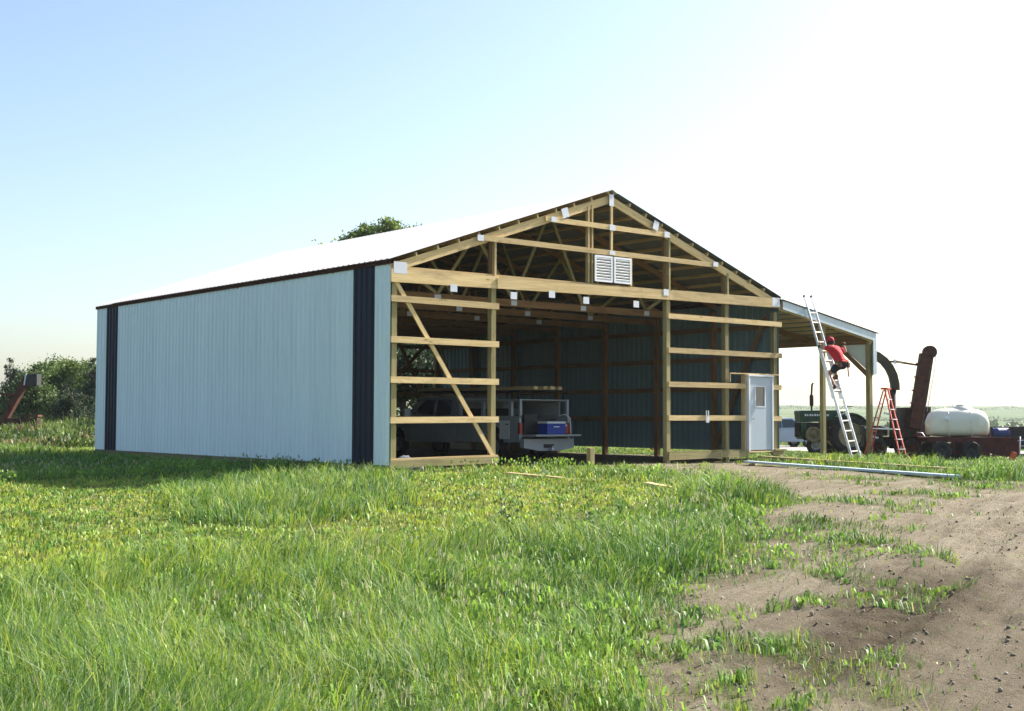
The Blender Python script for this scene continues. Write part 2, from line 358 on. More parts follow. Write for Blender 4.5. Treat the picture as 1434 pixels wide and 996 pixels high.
# ------------------------------------------------------------------ ground
def make_ground():
    def axis(lo, hi, step, far, grow=1.065):
        a = list(np.arange(lo, hi+1e-6, step)); s = step; x = a[-1]
        while x < far: s *= grow; x += s; a.append(x)
        s = step; x = a[0]; pre = []
        while x > -far: s *= grow; x -= s; pre.append(x)
        return np.array(pre[::-1]+a)
    xs = axis(-15, 15, .095, 4200); ys = axis(-22.5, 0, .095, 4200)
    X, Y = np.meshgrid(xs, ys); nx, ny = len(xs), len(ys)
    Z = g(X.ravel(), Y.ravel())
    v = np.stack([X.ravel(), Y.ravel(), Z], 1)
    i = np.arange(nx*ny).reshape(ny, nx)
    q = np.stack([i[:-1, :-1], i[:-1, 1:], i[1:, 1:], i[1:, :-1]], -1).reshape(-1, 4)
    me = bpy.data.meshes.new('ground'); me.vertices.add(len(v)); me.vertices.foreach_set('co', v.ravel())
    me.loops.add(q.size); me.loops.foreach_set('vertex_index', q.ravel().astype(np.int32))
    me.polygons.add(len(q)); me.polygons.foreach_set('loop_start', np.arange(0, q.size, 4, dtype=np.int32))
    me.polygons.foreach_set('use_smooth', np.ones(len(q), bool)); me.update()
    dm, tm = dirt_mask(v[:, 0], v[:, 1])
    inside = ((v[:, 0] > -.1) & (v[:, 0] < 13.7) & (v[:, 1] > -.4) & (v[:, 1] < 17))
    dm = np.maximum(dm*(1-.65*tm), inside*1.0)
    mw = 1-sm(-.6, .4, poly_sd(v[:, 0]+vnoise(v[:, 0], v[:, 1], 21), v[:, 1]+vnoise(v[:, 0], v[:, 1], 22), MOWN))
    at = me.attributes.new('mask', 'FLOAT_COLOR', 'POINT')
    c = np.ones((len(v), 4), np.float32); c[:, 0] = dm; c[:, 1] = mw; c[:, 2] = sm(70, 200, depth(v[:, 0], v[:, 1]))
    s = (v[:, 0]-RUT_A[0])*(-RUT_DIR[1])+(v[:, 1]-RUT_A[1])*RUT_DIR[0]; t = (v[:, 0]-RUT_A[0])*RUT_DIR[0]+(v[:, 1]-RUT_A[1])*RUT_DIR[1]
    fl = inside & (v[:, 1] > .25) & (v[:, 0] > .05) & (v[:, 0] < 13.5)  # barn floor: interior shade put into the soil colour
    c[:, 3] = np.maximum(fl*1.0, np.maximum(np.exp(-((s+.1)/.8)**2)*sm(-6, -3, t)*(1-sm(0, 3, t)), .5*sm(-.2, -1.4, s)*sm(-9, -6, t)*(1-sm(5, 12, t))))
    at.data.foreach_set('color', c.ravel())
    mt, n, l, b = nodes('ground_soil_and_grass')
    a = n.new('ShaderNodeAttribute'); a.attribute_name = 'mask'; sp = n.new('ShaderNodeSeparateColor'); l.new(a.outputs['Color'], sp.inputs[0])
    tc = n.new('ShaderNodeTexCoord')
    def noise(scale, detail=6, rough=.6):
        q_ = n.new('ShaderNodeTexNoise'); q_.inputs['Scale'].default_value = scale; q_.inputs['Detail'].default_value = detail; q_.inputs['Roughness'].default_value = rough
        l.new(tc.outputs['Object'], q_.inputs[0]); return q_
    def ramp(src, c1, c2, p1=.35, p2=.65):
        r_ = n.new('ShaderNodeValToRGB'); r_.color_ramp.elements[0].position = p1; r_.color_ramp.elements[1].position = p2
        r_.color_ramp.elements[0].color = (*c1, 1); r_.color_ramp.elements[1].color = (*c2, 1); l.new(src, r_.inputs[0]); return r_
    def mix(fac, x_, y_):
        q_ = n.new('ShaderNodeMix'); q_.data_type = 'RGBA'
        if isinstance(fac, float): q_.inputs[0].default_value = fac
        else: l.new(fac, q_.inputs[0])
        l.new(x_, q_.inputs[6]); l.new(y_, q_.inputs[7]); return q_.outputs[2]
    soil = ramp(noise(1.1).outputs[0], (.35, .295, .20), (.52, .45, .32))
    fine = ramp(noise(22, 8, .7).outputs[0], (.17, .135, .09), (.54, .475, .35), .38, .66)
    dirt = mix(.5, soil.outputs[0], fine.outputs[0])
    mr_ = n.new('ShaderNodeMapping'); mr_.vector_type = 'TEXTURE'; mr_.inputs['Rotation'].default_value = (0, 0, math.atan2(RUT_DIR[1], RUT_DIR[0])); l.new(tc.outputs['Object'], mr_.inputs[0])
    ms_ = n.new('ShaderNodeMapping'); ms_.inputs['Scale'].default_value = (.45, 5.5, 1); l.new(mr_.outputs[0], ms_.inputs[0])
    sn_ = n.new('ShaderNodeTexNoise'); sn_.inputs['Scale'].default_value = 1; sn_.inputs['Detail'].default_value = 7; sn_.inputs['Roughness'].default_value = .65; l.new(ms_.outputs[0], sn_.inputs[0])
    strk = ramp(sn_.outputs[0], (.18, .14, .10), (.54, .475, .36), .36, .66); dirt = mix(.45, dirt, strk.outputs[0])
    wet_and_shade = ramp(noise(5, 6, .7).outputs[0], (.085, .065, .04), (.18, .145, .095))  # damp track soil; the same dark ramp paints indoor shade on the barn floor
    dirt = mix(a.outputs['Alpha'], dirt, wet_and_shade.outputs[0])
    turf = ramp(noise(9, 6).outputs[0], (.05, .07, .02), (.15, .15, .055))
    straw = ramp(noise(6, 6).outputs[0], (.17, .19, .06), (.33, .33, .12))
    turf = mix(sp.outputs[1], turf.outputs[0], straw.outputs[0])
    near = mix(sp.outputs[0], turf, dirt)
    mp = n.new('ShaderNodeMapping'); mp.inputs['Rotation'].default_value = (0, 0, YAW); mp.inputs['Scale'].default_value = (.0035, .009, 1); l.new(tc.outputs['Object'], mp.inputs[0])
    vo = n.new('ShaderNodeTexVoronoi'); vo.inputs['Scale'].default_value = 1; l.new(mp.outputs[0], vo.inputs[0])
    sc_ = n.new('ShaderNodeSeparateColor'); l.new(vo.outputs['Color'], sc_.inputs[0])
    fld = ramp(sc_.outputs[0], (.06, .12, .04), (.17, .20, .08), .1, .9)
    fine2 = ramp(noise(.05, 6).outputs[0], (.08, .12, .05), (.14, .19, .07))
    far = mix(.4, fld.outputs[0], fine2.outputs[0])
    l.new(mix(sp.outputs[2], near, far), b.inputs['Base Color']); b.inputs['Roughness'].default_value = .95; b.inputs['Specular IOR Level'].default_value = .1
    bh = n.new('ShaderNodeMath'); bh.operation = 'ADD'; l.new(noise(26, 8, .75).outputs[0], bh.inputs[0]); l.new(noise(6, 6, .7).outputs[0], bh.inputs[1])
    bh2 = n.new('ShaderNodeMath'); bh2.operation = 'MULTIPLY_ADD'; l.new(noise(75, 4, .8).outputs[0], bh2.inputs[0]); bh2.inputs[1].default_value = .5; l.new(bh.outputs[0], bh2.inputs[2]); bh = bh2
    bp = n.new('ShaderNodeBump'); bp.inputs['Strength'].default_value = 1.0; bp.inputs['Distance'].default_value = .14; l.new(bh.outputs[0], bp.inputs['Height']); l.new(bp.outputs[0], b.inputs['Normal'])
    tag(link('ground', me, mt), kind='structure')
make_ground()

def strip(name, pts, half, lift, mat, seg=.8):
    """a ground-hugging ribbon (road)"""
    P = [Vector((p[0], p[1], 0)) for p in pts]; mb = MB(); line = []
    for a, b in zip(P[:-1], P[1:]):
        k = max(1, int((b-a).length/seg)); line += [a.lerp(b, i/k) for i in range(k)]
    line.append(P[-1]); vs = []; fs = []; m_ = 9
    for i, p in enumerate(line):
        d = (line[min(i+1, len(line)-1)]-line[max(i-1, 0)]).normalized(); nrm = Vector((-d.y, d.x, 0))
        w = half*(1+.12*float(vnoise(i*.21, 1.5, 31)))
        for j in range(m_):
            q = p+nrm*w*(j/(m_-1)*2-1); vs.append((q.x, q.y, float(g(q.x, q.y))+lift-(.05 if j in (0, m_-1) else 0)))
    for i in range(len(line)-1):
        fs += [(i*m_+j, i*m_+j+1, (i+1)*m_+j+1, (i+1)*m_+j) for j in range(m_-1)]
    mb.add(vs, fs, True)
    return tag(mb.build(name, mat), kind='structure')
M['gravel'] = plain('gravel', (.50, .47, .44), .95, 0, .22, 14, .8, .2, dirt=(.34, .30, .25), dirt_amt=.7)
strip('gravel_road', [gd(900, 66), gd(1100, 57), gd(1250, 53.5), gd(1434, 50), gd(1800, 44), gd(2300, 36)], 3.0, .05, M['gravel'])

# ------------------------------------------------------------------ the barn
W, LEN, EAVE, PEAK = 13.52, 16.507, 4.57, 6.87
HALF = W/2; SLOPE = (PEAK-EAVE)/HALF; BAY = LEN/7
barn = empty('pole_barn', (0, 0, 0), 0, 'half built pole barn with pale blue ribbed walls, open framed gable and lean-to', 'barn')
def B(name, a, b, w, h, mat, up=(0, 0, 1), parent=None):
    return board(name, a, b, w, h, M[mat], parent or barn, up)
def roof_z(x): return EAVE+SLOPE*min(x, W-x)
def panel_mesh(name, width, length, ribs, rib_h=.027):
    """ribbed sheet: local x across, y along the ribs, z outwards"""
    prof = [(0, 0)]; p = width/ribs
    for i in range(ribs):
        c = (i+.5)*p
        prof += [(c-.32*p, 0), (c-.315*p, .004), (c-.27*p, .004), (c-.265*p, 0), (c-.034, 0), (c-.013, rib_h), (c+.013, rib_h), (c+.034, 0), (c+.265*p, 0), (c+.27*p, .004), (c+.315*p, .004), (c+.32*p, 0)]
    prof.append((width, 0)); n = len(prof); vs = [(x, y, z) for y in (0, length) for x, z in prof]
    me = bpy.data.meshes.new(name); me.from_pydata(vs, [], [(i, i+1, n+i+1, n+i) for i in range(n-1)])
    return me
def place(o, origin, ax, ay, az):
    Mx = Matrix.Identity(4)
    for i in range(3): Mx[i][0], Mx[i][1], Mx[i][2], Mx[i][3] = ax[i], ay[i], az[i], origin[i]
    o.matrix_local = Mx
cuts = [0, .62, 1.51]+[1.51+.889*k for k in range(1, 16)]+[15.735, LEN]
kinds = ['wall', 'navy']+['wall']*15+['navy', 'wall']
cache = {}
def cmesh(key, fn):
    if key not in cache: cache[key] = fn()
    return cache[key]
for a, b, k in zip(cuts[:-1], cuts[1:], kinds):
    w = round(b-a, 3); ribs = max(2, round(w/.222))
    me = cmesh(('L', w, k), lambda: panel_mesh('wall_panel', w, 4.5, ribs))
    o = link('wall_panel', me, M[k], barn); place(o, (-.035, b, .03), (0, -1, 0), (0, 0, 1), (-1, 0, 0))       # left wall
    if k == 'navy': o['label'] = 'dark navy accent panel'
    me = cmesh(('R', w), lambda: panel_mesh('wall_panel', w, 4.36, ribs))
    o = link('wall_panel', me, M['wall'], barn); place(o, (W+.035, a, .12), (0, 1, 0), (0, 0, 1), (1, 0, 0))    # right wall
    rl = HALF/math.cos(math.atan(SLOPE))+.1; cs, sn = math.cos(math.atan(SLOPE)), math.sin(math.atan(SLOPE))
    a2, b2 = (a-.06 if a == 0 else a), (b+.06 if b == LEN else b); w2 = round(b2-a2, 3)
    me = cmesh(('F', w2), lambda: panel_mesh('roof_panel', w2, rl, ribs, .018))
    o = link('roof_panel', me, M['roof'], barn); place(o, (-.095, b2, EAVE+.03), (0, -1, 0), (cs, 0, sn), (-sn, 0, cs))
    o = link('roof_panel', me, M['roof'], barn); place(o, (W+.095, a2, EAVE+.03), (0, 1, 0), (-cs, 0, sn), (sn, 0, cs))
# ridge cap
MB().prism([(HALF-.2, PEAK-.02), (HALF, PEAK+.075), (HALF+.2, PEAK-.02), (HALF+.2, PEAK-.03), (HALF, PEAK+.06), (HALF-.2, PEAK-.03)], -.07, LEN+.07, 'y').build('ridge_cap', M['roof'], barn)
# purlins on edge, their ends showing along the rake
cs, sn = math.cos(math.atan(SLOPE)), math.sin(math.atan(SLOPE))
npur = 11
for side in (0, 1):
    for k in range(npur+1):
        s = .04+k*(HALF-.12)/npur
        x = s if side == 0 else W-s; z = roof_z(x)-.022
        B('purlin', (x, -.03, z), (x, LEN+.03, z), .04, .088, 'pine' if k else 'brown', (-sn if side == 0 else sn, 0, cs))
B('eave_fascia', (-.062, -.03, EAVE-.035), (-.062, LEN+.03, EAVE-.035), .03, .09, 'brown')
# posts
def post(x, y, z1, s=.14, mat='treated', z0=None):
    z0 = float(g(x, y))-.25 if z0 is None else z0
    return B('post', (x, y, z0), (x, y, z1), s, s, mat, (0, 1, 0))
FX = (.09, 2.93, 8.93, 11.3, W-.09)
for i, x in enumerate(FX):
    post(x, .09, 4.16 if i in (0, 4) else 4.3)
for k in range(1, 7):
    post(.09, k*BAY, 4.3, .14, 'shade_pine'); post(W-.09, k*BAY, 4.3, .14, 'shade_pine')
for x in (.09, 2.93, 8.93, 11.3, W-.09): post(x, LEN-.09, 4.3, .14, 'shade_pine')
GZ = (3.76, 2.85, 1.955, 1.06)
# side wall girts and skirt boards
for z in GZ:
    B('girt', (0, .16, z), (0, LEN-.02, z), .036, .137, 'shade_pine'); B('girt', (W, .16, z), (W, LEN-.02, z), .036, .137, 'shade_pine')
B('skirt_board', (-.006, .02, -.04), (-.006, LEN, -.04), .05, .19, 'skirt')
B('skirt_board', (W+.0, 9.6, .0), (W+.0, LEN, .0), .05, .3, 'skirt'); B('skirt_board', (0, LEN+.0, 0), (W, LEN+.0, 0), .05, .3, 'skirt')
B('brace', (W-.19, .3, 4.05), (W-.19, BAY-.1, .2), .04, .14, 'shade_pine'); B('brace', (.19, .3, 4.05), (.19, BAY-.1, .2), .04, .14, 'shade_pine')
B('brace', (W-.19, LEN-.3, 4.05), (W-.19, LEN-BAY, .2), .04, .14, 'shade_pine')
# front girts
for i, z in enumerate(GZ):
    B('girt', (-.03, -.02, z-.03), (3.05, -.02, z-.03+.01*(i-1)), .04, .142, 'pine')
    if i < 2: B('girt', (8.87, -.02, z+.045), (W+.13, -.02, z+.045), .04, .142, 'pine')
    else:
        B('girt', (8.87, -.02, z+.035), (12.08, -.02, z+.035), .04, .142, 'pine'); B('girt', (13.22, -.02, z+.02), (W+.1, -.02, z+.02), .04, .142, 'pine')
B('brace', (.12, .025, 4.12), (2.92, .025, .2), .038, .1, 'pine')
# front sills
B('skirt_board', (-.03, -.022, .055), (3.06, -.022, .1), .045, .16, 'treated'); B('sill_plate', (.0, .075, .16), (3.05, .075, .2), .18, .036, 'pine', (0, 0, 1))
B('skirt_board', (8.88, -.022, .06), (12.1, -.022, .1), .045, .17, 'treated'); B('sill_plate', (8.9, .075, .185), (W-.2, .075, .21), .18, .036, 'treated')
B('skirt_board', (13.16, -.05, .1), (W+.16, -.05, .1), .1, .12, 'treated'); B('sill_plate', (13.18, -.06, .19), (W+.17, -.06, .19), .2, .05, 'treated')
# back frame, mostly unsheathed
for z in GZ:
    B('girt', (8.87, LEN+.02, z), (W+.02, LEN+.02, z), .04, .14, 'shade_pine')
B('brace', (9.1, LEN-.02, .25), (W-.3, LEN-.02, 4.1), .04, .14, 'shade_pine'); B('brace', (W-.2, LEN-.06, 1.0), (W-1.9, LEN-.06, 4.0), .04, .14, 'shade_pine')
for k in range(9):
    me = cmesh('back', lambda: panel_mesh('wall_panel', .98, 4.3, 4))
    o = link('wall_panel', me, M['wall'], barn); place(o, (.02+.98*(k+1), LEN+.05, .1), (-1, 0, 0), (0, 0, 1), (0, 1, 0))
def gable_panel(x0, x1, z0, y):
    prof = [(0, 0)]; w_ = x1-x0; p = w_/4
    for i in range(4): c = (i+.5)*p; prof += [(c-.034, 0), (c-.013, .02), (c+.013, .02), (c+.034, 0)]
    prof.append((w_, 0)); n = len(prof); vs = [(x1-x, y+z, z0) for x, z in prof]+[(x1-x, y+z, roof_z(x1-x)-.02) for x, z in prof]
    me = bpy.data.meshes.new('gable_panel'); me.from_pydata(vs, [], [(i, i+1, n+i+1, n+i) for i in range(n-1)]); return link('gable_panel', me, M['wall'], barn)
for k in range(14): gable_panel(k*W/14+.001, (k+1)*W/14, 4.25, LEN+.055)
B('eave_fascia', (W+.085, -.03, EAVE-.03), (W+.085, LEN+.03, EAVE-.03), .03, .16, 'brown')
# trusses: front gable truss (studs and level girts) and seven behind (webs)
def plate(x, z, y, w=.2, h=.15, rot=0.0, parent=None):
    mb = MB(); mb.box(-w/2, w/2, -.003, .003, -h/2, h/2)
    return mb.build('truss_plate', M['plate'], parent or barn, (x, y, z), (0, rot, 0))
CH = .09      # purlin depth under the sheet
def chord_z(x, h): return roof_z(x)-.07-h/2/cs
for k in range(8):
    y = .045 if k == 0 else (LEN-.045 if k == 7 else k*BAY); t = .045; h = .2 if k == 0 else .165
    mat = 'pine' if k == 0 else 'shade_pine'
    B('top_chord', (-.02, y, chord_z(0, h)-.0), (HALF, y, chord_z(HALF, h)), t, h, mat); B('top_chord', (W+.02, y, chord_z(0, h)), (HALF, y+.002, chord_z(HALF, h)), t, h, mat)
    if k == 0:
        B('bottom_chord', (-.04, -.02, 4.235), (3.04, -.02, 4.285), .042, .29, 'pine'); B('bottom_chord', (0, .045, 4.345), (W, .045, 4.40), .04, .24, 'pine')
    else:
        zb = 4.10; B('bottom_chord', (0, y, zb), (W, y, zb), t, .185, 'shade_pine')
        bn = (3.0, 5.5, 8.0, 10.5); tn = (1.7, 4.2, HALF, 9.3, 11.8)
        seq = [('t', 0), ('b', 0), ('t', 1), ('b', 1), ('t', 2), ('b', 2), ('t', 3), ('b', 3), ('t', 4)]
        pt = lambda q: (tn[q[1]], y, chord_z(tn[q[1]], h)-.05) if q[0] == 't' else (bn[q[1]], y, zb+.08)
        for q0, q1 in zip(seq[:-1], seq[1:]): B('web', pt(q0), pt(q1), .04, .09, 'shade_pine' if k > 2 else 'treated')
        if k < 4:
            for x in (1.3, 3.0, 5.5, 8.0, 10.5): plate(x, zb-.0, y-t/2-.004, .2, .13)
# header over the open doorway, standing proud of the chord
B('header', (2.98, -.045, 4.265), (9.0, -.045, 4.36), .04, .25, 'pine'); B('header', (9.0, -.02, 4.37), (W+.02, -.02, 4.42), .042, .27, 'pine')
# level girts and studs of the gable
def gable_girt(z, h=.13):
    x0 = (z-EAVE)/SLOPE+.42; B('girt', (x0, -.01, z), (W-x0, -.01, z), .04, h, 'pine')
gable_girt(5.31); gable_girt(5.965)
B('stud', (HALF+.03, .0, 5.37), (HALF+.03, .0, 6.62), .07, .045, 'pine', (0, 1, 0))
for x in (6.0, 6.13): B('stud', (x, .05, 4.5), (x, .05, chord_z(x, .2)), .045, .1, 'pine', (0, 1, 0))
for x in (2.93, 8.93, 11.3):
    B('stud', (x+.03, .06, 4.4), (x+.03, .06, chord_z(x, .2)-.02), .06, .13, 'pine' if x < 5 else 'treated', (0, 1, 0))
    B('stud', (x-.05, .12, 4.4), (x-.05, .12, chord_z(x, .2)-.05), .06, .08, 'shade_pine', (0, 1, 0))
B('stud', (7.5, .03, 4.5), (7.5, .03, 5.25), .05, .1, 'pine', (0, 1, 0))
ra = math.atan(SLOPE)
for x, z, w, h, r_ in ((.2, 4.42, .36, .26, 0), (2.48, 5.30, .19, .14, 0), (5.16, 6.17, .22, .24, -ra), (4.78, 5.97, .17, .13, 0), (HALF, 6.66, .16, .3, 0), (HALF+.03, 5.96, .2, .15, 0),
                       (HALF+.03, 5.31, .2, .1, 0), (8.4, 6.17, .2, .24, ra), (8.82, 5.97, .2, .15, 0), (10.77, 5.33, .2, .13, 0), (W-.13, 4.44, .34, .26, 0)):
    plate(x, z, -.04, w, h, r_)
for x, z in ((1.67, 4.06), (3.47, 4.0), (4.69, 4.11), (5.84, 4.03), (7.62, 4.04), (8.75, 4.42)): plate(x, z, -.0725, .2, .17)
# louvred gable vents (two leaves)
for x0 in (6.15, 6.83):
    f = MB(); x1 = x0+.62; z0, z1 = 4.54, 5.21
    f.box(x0, x0+.05, -.07, -.035, z0, z1); f.box(x1-.05, x1, -.07, -.035, z0, z1); f.box(x0+.05, x1-.05, -.07, -.035, z1-.05, z1); f.box(x0+.05, x1-.05, -.07, -.035, z0, z0+.05)
    v = f.build('gable_vent', M['vent'], barn); v['label'] = 'white louvred vent leaf in the gable'
    MB().box(x0+.04, x1-.04, -.034, -.03, z0+.04, z1-.04).build('slat_shade', M['black'], v)  # black sheet added to paint the shadow gaps between slats
    for i in range(8):
        z = z0+.085+i*.0715
        MB().bar((x0+.05, -.052, z), (x1-.05, -.052, z), .045, .014, (0, 1.2, 1)).build('slat', M['vent'], v)
# walk-in door at the right corner
B('door_post', (12.03, .05, .1), (12.03, .05, 2.3), .045, .14, 'pine', (0, 1, 0)); B('door_post', (13.24, .08, .1), (13.24, .08, 2.3), .045, .14, 'pine', (0, 1, 0))
B('door_header', (11.36, -.03, 2.34), (13.5, -.03, 2.34), .035, .035, 'pine'); B('door_header', (11.36, -.03, 2.1), (11.36, -.03, 2.32), .03, .03, 'pine', (0, 1, 0))
df = MB(); df.box(12.1, 12.16, -.09, .04, .17, 2.27); df.box(13.13, 13.19, -.09, .04, .17, 2.27); df.box(12.08, 13.21, -.1, .04, 2.27, 2.32)
fr = df.build('door_frame', M['white'], barn)
MB().box(12.165, 12.185, -.05, .02, .19, 2.26).build('weather_strip', M['black'], fr)
dd = MB(); z0, z1 = .2, 2.26
# slab with a real opening for the glass
for q in ((12.19, 12.40, z0, z1), (12.84, 13.125, z0, z1), (12.40, 12.84, z0, 1.42), (12.40, 12.84, 1.99, z1)): dd.box(q[0], q[1], -.06, -.015, q[2], q[3])
dr = dd.build('door', M['door'], barn)
MB().box(12.40, 12.84, -.045, -.035, 1.42, 1.99).build('pane', M['glass_blue'], dr)
wf = MB()
for q in ((12.385, 12.42, 1.40, 2.01), (12.82, 12.855, 1.40, 2.01), (12.42, 12.82, 1.40, 1.43), (12.42, 12.82, 1.98, 2.01)): wf.box(q[0], q[1], -.068, -.05, q[2], q[3])
wf.build('pane_frame', M['white'], dr)
MB().lathe([(.0, -.135), (.026, -.13), (.03, -.11), (.012, -.095), (.012, -.06), (.03, -.058)], 12, 'y', (12.27, 0, 1.08)).build('knob', M['alu'], dr)
MB().box(12.1, 13.2, -.08, .1, .13, .168).build('threshold', M['pine'], barn)
# ---- lean-to on the right side
LX, LZ0, LZ1 = 18.25, 4.50, 3.74
ls = (LZ0-LZ1)/(LX-W-.03)
def lz(x): return LZ0-ls*(x-W-.03)
lcs, lsn = math.cos(math.atan(ls)), math.sin(math.atan(ls))
ll = (LX+.12-W-.03)/lcs
for a, b in zip(cuts[:-1], cuts[1:]):
    a2, b2 = (a-.1 if a == 0 else a), b; w2 = round(b2-a2, 3); ribs = max(2, round(w2/.222))
    me = cmesh(('lean', w2), lambda: panel_mesh('roof_panel', w2, ll, ribs, .018))
    o = link('roof_panel', me, M['roof'], barn); place(o, (LX+.12, a2, lz(LX+.12)+.03), (0, 1, 0), (-lcs, 0, lsn), (lsn, 0, lcs))
for k in range(9):
    x = W+.16+k*(LX-W-.3)/8; B('purlin', (x, -.03, lz(x)-.022), (x, LEN, lz(x)-.022), .04, .088, 'pine', (lsn, 0, lcs))
for k in range(8):
    y = .04 if k == 0 else (LEN-.04 if k == 7 else k*BAY)
    B('rafter', (W+.08, y, lz(W)-.17), (LX-.05, y, lz(LX)-.155), .045, .19, 'shade_pine' if k else 'pine')
B('lean_to_header', (LX-.19, .12, 3.555), (LX-.19, LEN, 3.555), .08, .28, 'shade_pine'); B('lean_to_header', (LX-.04, .02, 3.56), (LX-.04, LEN, 3.56), .036, .28, 'shade_pine')
for y in (.09, 2*BAY, 4*BAY, LEN-.09): post(LX-.1 if y > .1 else LX-.13, y, 3.26 if y > .1 else 3.55, .145, 'shade_pine' if y > .1 else 'treated')
post(15.78, .12, lz(15.78)-.16, .13, 'treated')
B('knee_brace', (LX-.13, .14, 2.45), (LX-.13, 1.3, 3.46), .045, .14, 'shade_pine')
tri = MB(); tri.prism([(.02, 2.42), (1.32, 3.5), (1.32, 3.68), (.02, 3.68)], LX-.012, LX-.004, 'x'); tri.build('gusset_sheet', M['wall'], barn)
# front fascia and corner trim of the lean-to
fa = MB(); fa.prism([(W+.14, lz(W+.14)+.02), (LX+.03, lz(LX)+.015), (LX+.03, lz(LX)-.24), (W+.14, lz(W+.14)-.235)], -.075, -.06, 'y'); fa.build('fascia', M['trim'], barn)
ct = MB(); ct.box(LX-.15, LX+.03, -.09, -.078, 2.46, lz(LX)-.2); ct.box(LX+.02, LX+.034, -.078, .1, 2.46, lz(LX)-.2); ct.build('corner_trim', M['trim'], barn)
B('rake_trim', (W+.1, -.085, lz(W+.1)+.035), (LX+.14, -.085, lz(LX+.14)+.035), .03, .03, 'brown')

# ------------------------------------------------------------------ things on and round the barn
q = gp(827, 655); sb = board('stub_post', (q[0], q[1], q[2]-.3), (q[0], q[1], .36), .14, .14, M['treated'], None, (0, 1, 0))
tag(sb, 'short cut off wooden post standing in the open doorway', 'post')
# clamp on the girt
cl = empty('bar_clamp', (10.37, -.055, 1.1), 0, 'small pale metal clamp hooked over the lowest right girt', 'clamp')
MB().box(-.06, .06, -.03, .0, -.13, .03).build('body', M['plate'], cl); MB().box(-.055, -.03, -.025, 0, .03, .2).build('prong', M['plate'], cl); MB().box(.03, .055, -.025, 0, .03, .2).build('prong', M['plate'], cl)
mb = MB(); mb.tube([(10.95, -.06, .2), (10.96, -.07, 0), (10.94, -.09, -.08), (10.82, -.12, -.1), (10.6, -.13, -.1)], .008, 6); tag(mb.build('marking_tape', M['yellow']), 'yellow tape hanging from the sill beside the walk-in door', 'tape')
# long trim and boards lying in front of the lean-to
a, b = gp(1046, 651), gp(1340, 672)
def lying(name, a, b, w, h, mat, lift, label, cat, group=None):
    z = lambda p: max(float(g(p[0]+dx, p[1]+dy)) for dx in (-.1, 0, .1) for dy in (-.1, 0, .1))
    o = board(name, (a[0], a[1], z(a)+lift+h/2), (b[0], b[1], z(b)+lift+h/2), w, h, mat); return tag(o, label, cat, group)
lying('metal_trim', a, b, .26, .05, M['trim'], .055, 'long pale metal trim piece lying on the dirt in front of the lean-to', 'trim')
a2, b2 = gp(1066, 648), gp(1349, 668)
lying('lumber_board', a2, b2, .14, .05, M['pine'], .13, 'long yellow board lying beside the pale metal trim', 'board')
for k, t in enumerate((.04, .5, .93)):
    p = [a[i]*(1-t)+b[i]*t for i in range(2)]; p2 = [a2[i]*(1-t)+b2[i]*t for i in range(2)]
    lying('blocking', (p[0]-.2, p[1]-.05), (p2[0]+.2, p2[1]+.05), .09, .04, M['treated'], .01, ('short wood block under the long metal trim at its end by the walk-in door', 'short wood block under the middle of the long metal trim', 'short wood block under the long metal trim at its end away from the barn')[k], 'block', 'blocks under the metal trim')
lying('lumber_board', gp(712, 667), gp(790, 673.5), .15, .04, M['pine'], .03, 'pale board lying in the grass in front of the doorway', 'board')
lying('lumber_board', gp(905, 680), gp(945, 687), .14, .04, M['pine'], .02, 'short pale board end lying where grass meets dirt', 'board')
for k, (u0, v0, u1, v1, lift) in enumerate(((1068, 641, 1092, 645, .0), (1072, 645, 1088, 640, .05), (1092, 640, 1102, 646, .02))):
    lying('scrap_lumber', gp(u0, v0), gp(u1, v1), .09, .05, M['skirt'], lift, ('dark scrap board lying flat at the foot of the corner post by the door', 'dark scrap board crossing over another at the corner post by the door', 'short dark scrap board just past the corner post towards the tractor')[k], 'scrap wood', 'scrap boards at the corner post')
# sacks on the ground just inside the left bay
for u, s in ((567, 1.0), (583, .8)):
    p = fp(u, 641, .9); z = float(g(p[0], p[1])); mb = MB(); vs = []; n_ = 14
    for i in range(7):
        t = i/6; r = .17*s*math.sin(math.pi*(.16+.8*t))**.6
        for k in range(n_): vs.append((p[0]+1.5*r*math.cos(6.283*k/n_)*(1+.18*math.sin(3*k+i)), p[1]+r*math.sin(6.283*k/n_), z-.01+.33*s*t+.02*math.sin(5*k+2*i)))
    fs = [(i*n_+k, i*n_+(k+1) % n_, (i+1)*n_+(k+1) % n_, (i+1)*n_+k) for i in range(6) for k in range(n_)]+[tuple(range(6*n_, 7*n_)), tuple(reversed(range(n_)))]
    mb.add(vs, fs, True); tag(mb.build('paper_sack', M['paper']), 'white crumpled sack on the ground behind the left sill' if s == 1 else 'smaller white sack on the ground beside the crumpled one', 'sack')

